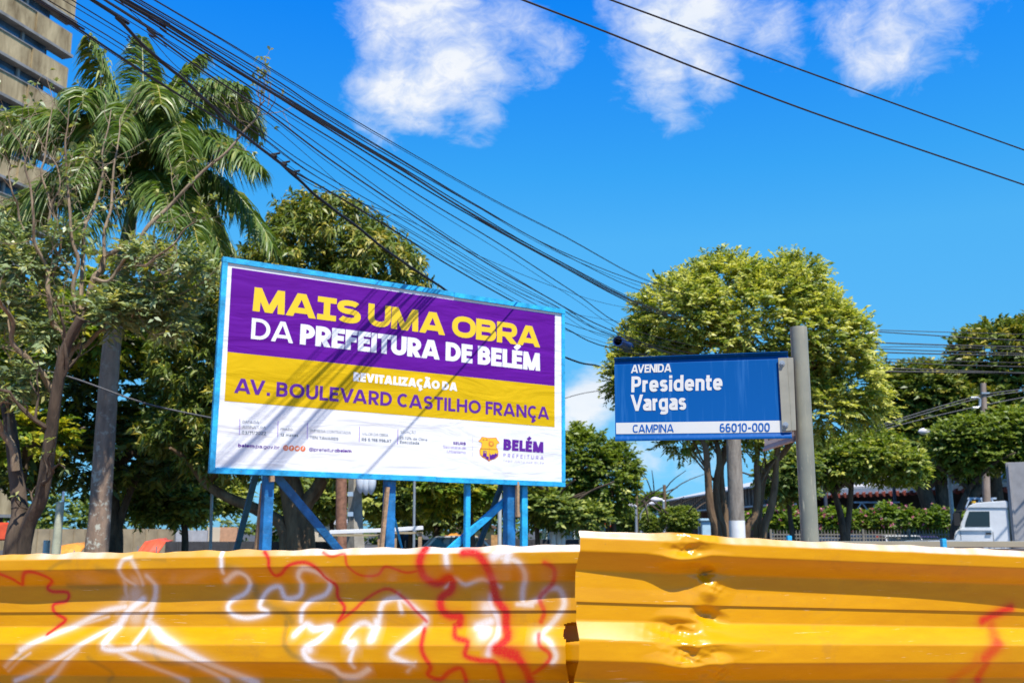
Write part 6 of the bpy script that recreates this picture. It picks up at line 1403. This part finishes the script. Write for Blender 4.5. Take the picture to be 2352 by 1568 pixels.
lamp('street_lamp', 'street lamp with long oval head in front of the dark trees at right', (2128, 991), [(2150, 992), (2168, 997), (2187, 1008), (2196, 1022)], 2190, 37.8, 1.0)
lamp('street_lamp', 'street lamp whose white head peeps out of the round tree right side', (1996, 770), [(1980, 775), (1930, 800), (1848, 900)], 1848, 19.6, .45)
lamp('street_lamp', 'far lamp leaning left of the pole by the market hall', (1447, 1160), [(1452, 1160), (1462, 1162)], 1462, 70, 1.3, 'small far street lamps')
lamp('street_lamp', 'far lamp on the pole at the market hall roof end', (1508, 1147), [(1513, 1147), (1526, 1150)], 1526, 66, 1.3, 'small far street lamps')
lamp('street_lamp', 'curved far lamp between the two far poles', (1497, 1156), [(1490, 1158), (1478, 1170), (1472, 1180)], 1472, 72, 1.1, 'small far street lamps')
post('utility_pole', 'far brown pole left of the market hall', 'utility pole', 1463, 1128, 71, 6, M_barkred, 1462, group='far utility poles'); post('utility_pole', 'far brown pole in front of the market hall roof end', 'utility pole', 1527, 1113, 67, 7, M_barkred, 1526, group='far utility poles')
fp = wthing('utility_pole', 'grey-brown pole top with a bent pale bracket before the dark right trees', 'utility pole', (at(2266, 1215, 43)[0], 43, 0))
p1 = at(2258, 880, 43); b = MB(); b.tube([(at(2268, 1215, 43)[0] - .1, 43, 0), (p1[0], 43, p1[2])], [.19, .12], 12); b.build('pole', bark_mat('brown_pole', (.22, .16, .12), (.36, .28, .22), 0, 6), fp, True)
b = MB(); b.tube([at(2230, 913, 42.8), at(2246, 913, 42.8), at(2251, 917, 42.8), at(2251, 932, 42.8), at(2246, 936, 42.8), at(2234, 936, 42.8)], .05, 7); b.build('bracket', M_steel, fp, True)
for z in (-.45, -1.6): b = MB(); b.box((p1[0], 42.85, p1[2] + z), (.34, .06, .07)); b.build('band', M_steel, fp)
rs = at(1399, 1193, 40); t = wthing('road_sign', 'round white road sign with red ring behind the thin trunks', 'road sign', (rs[0], 40, 0))
b = MB(); b.tube([(rs[0], 40, rs[2]), (rs[0], 40.02, rs[2])], .27, 28); b.build('ring', mat('sign_red', (.62, .02, .03), .4, var=0), t); b = MB(); b.tube([(rs[0], 39.99, rs[2]), (rs[0], 40.0, rs[2])], .20, 28); b.build('face', M_white, t)
b = MB(); b.tube([(rs[0], 40.06, 0), (rs[0], 40.06, rs[2] + .2)], .03, 8); b.build('pole', M_steel, t)
kq = at(1620, 1196, 40); t = wthing('kiosk', 'small pale blue kiosk column between clipped bush and tree stems', 'kiosk', (kq[0], 40, 0)); M_kb = mat('pale_blue_paint', (.40, .58, .68), .6, var=.08)
b = MB(); b.box((kq[0], 40, kq[2] / 2), (.34, .34, kq[2])); b.build('shaft', M_kb, t, bevel=.02); b = MB(); b.box((kq[0], 40, kq[2] + .05), (.50, .5, .10)); b.build('cap', M_kb, t, bevel=.02); b = MB(); b.box((kq[0], 39.8, kq[2] * .6), (.2, .06, .3)); b.build('notice', M_white, t)
# far green mass closing the view at street level
fw_ = []
for k in range(44):
    x = -95 + k * 4.6; h = 5.5 + 2.5 * sin(k * 1.7) + 1.5 * cos(k * .6); 
    if x > 8 and x < 30: h *= .38
    fw_.append((np.array([x, 118 + 3 * sin(k), h * .5]), (4.2, 2.5, h * .58)))
t = wthing('distant_treeline', 'low distant belt of trees closing the view at street level', 'trees', (0, 118, 0)); t['kind'] = 'stuff'
crown('foliage', fw_, 3000, 9, .8, .42, 1.2, L_far, t, rough=.2, vmean=.35, vsp=.25, gravity=.1); t.children[-1]['kind'] = 'stuff'
for o in bpy.data.objects:
    if '_world' in o.keys(): del o['_world']
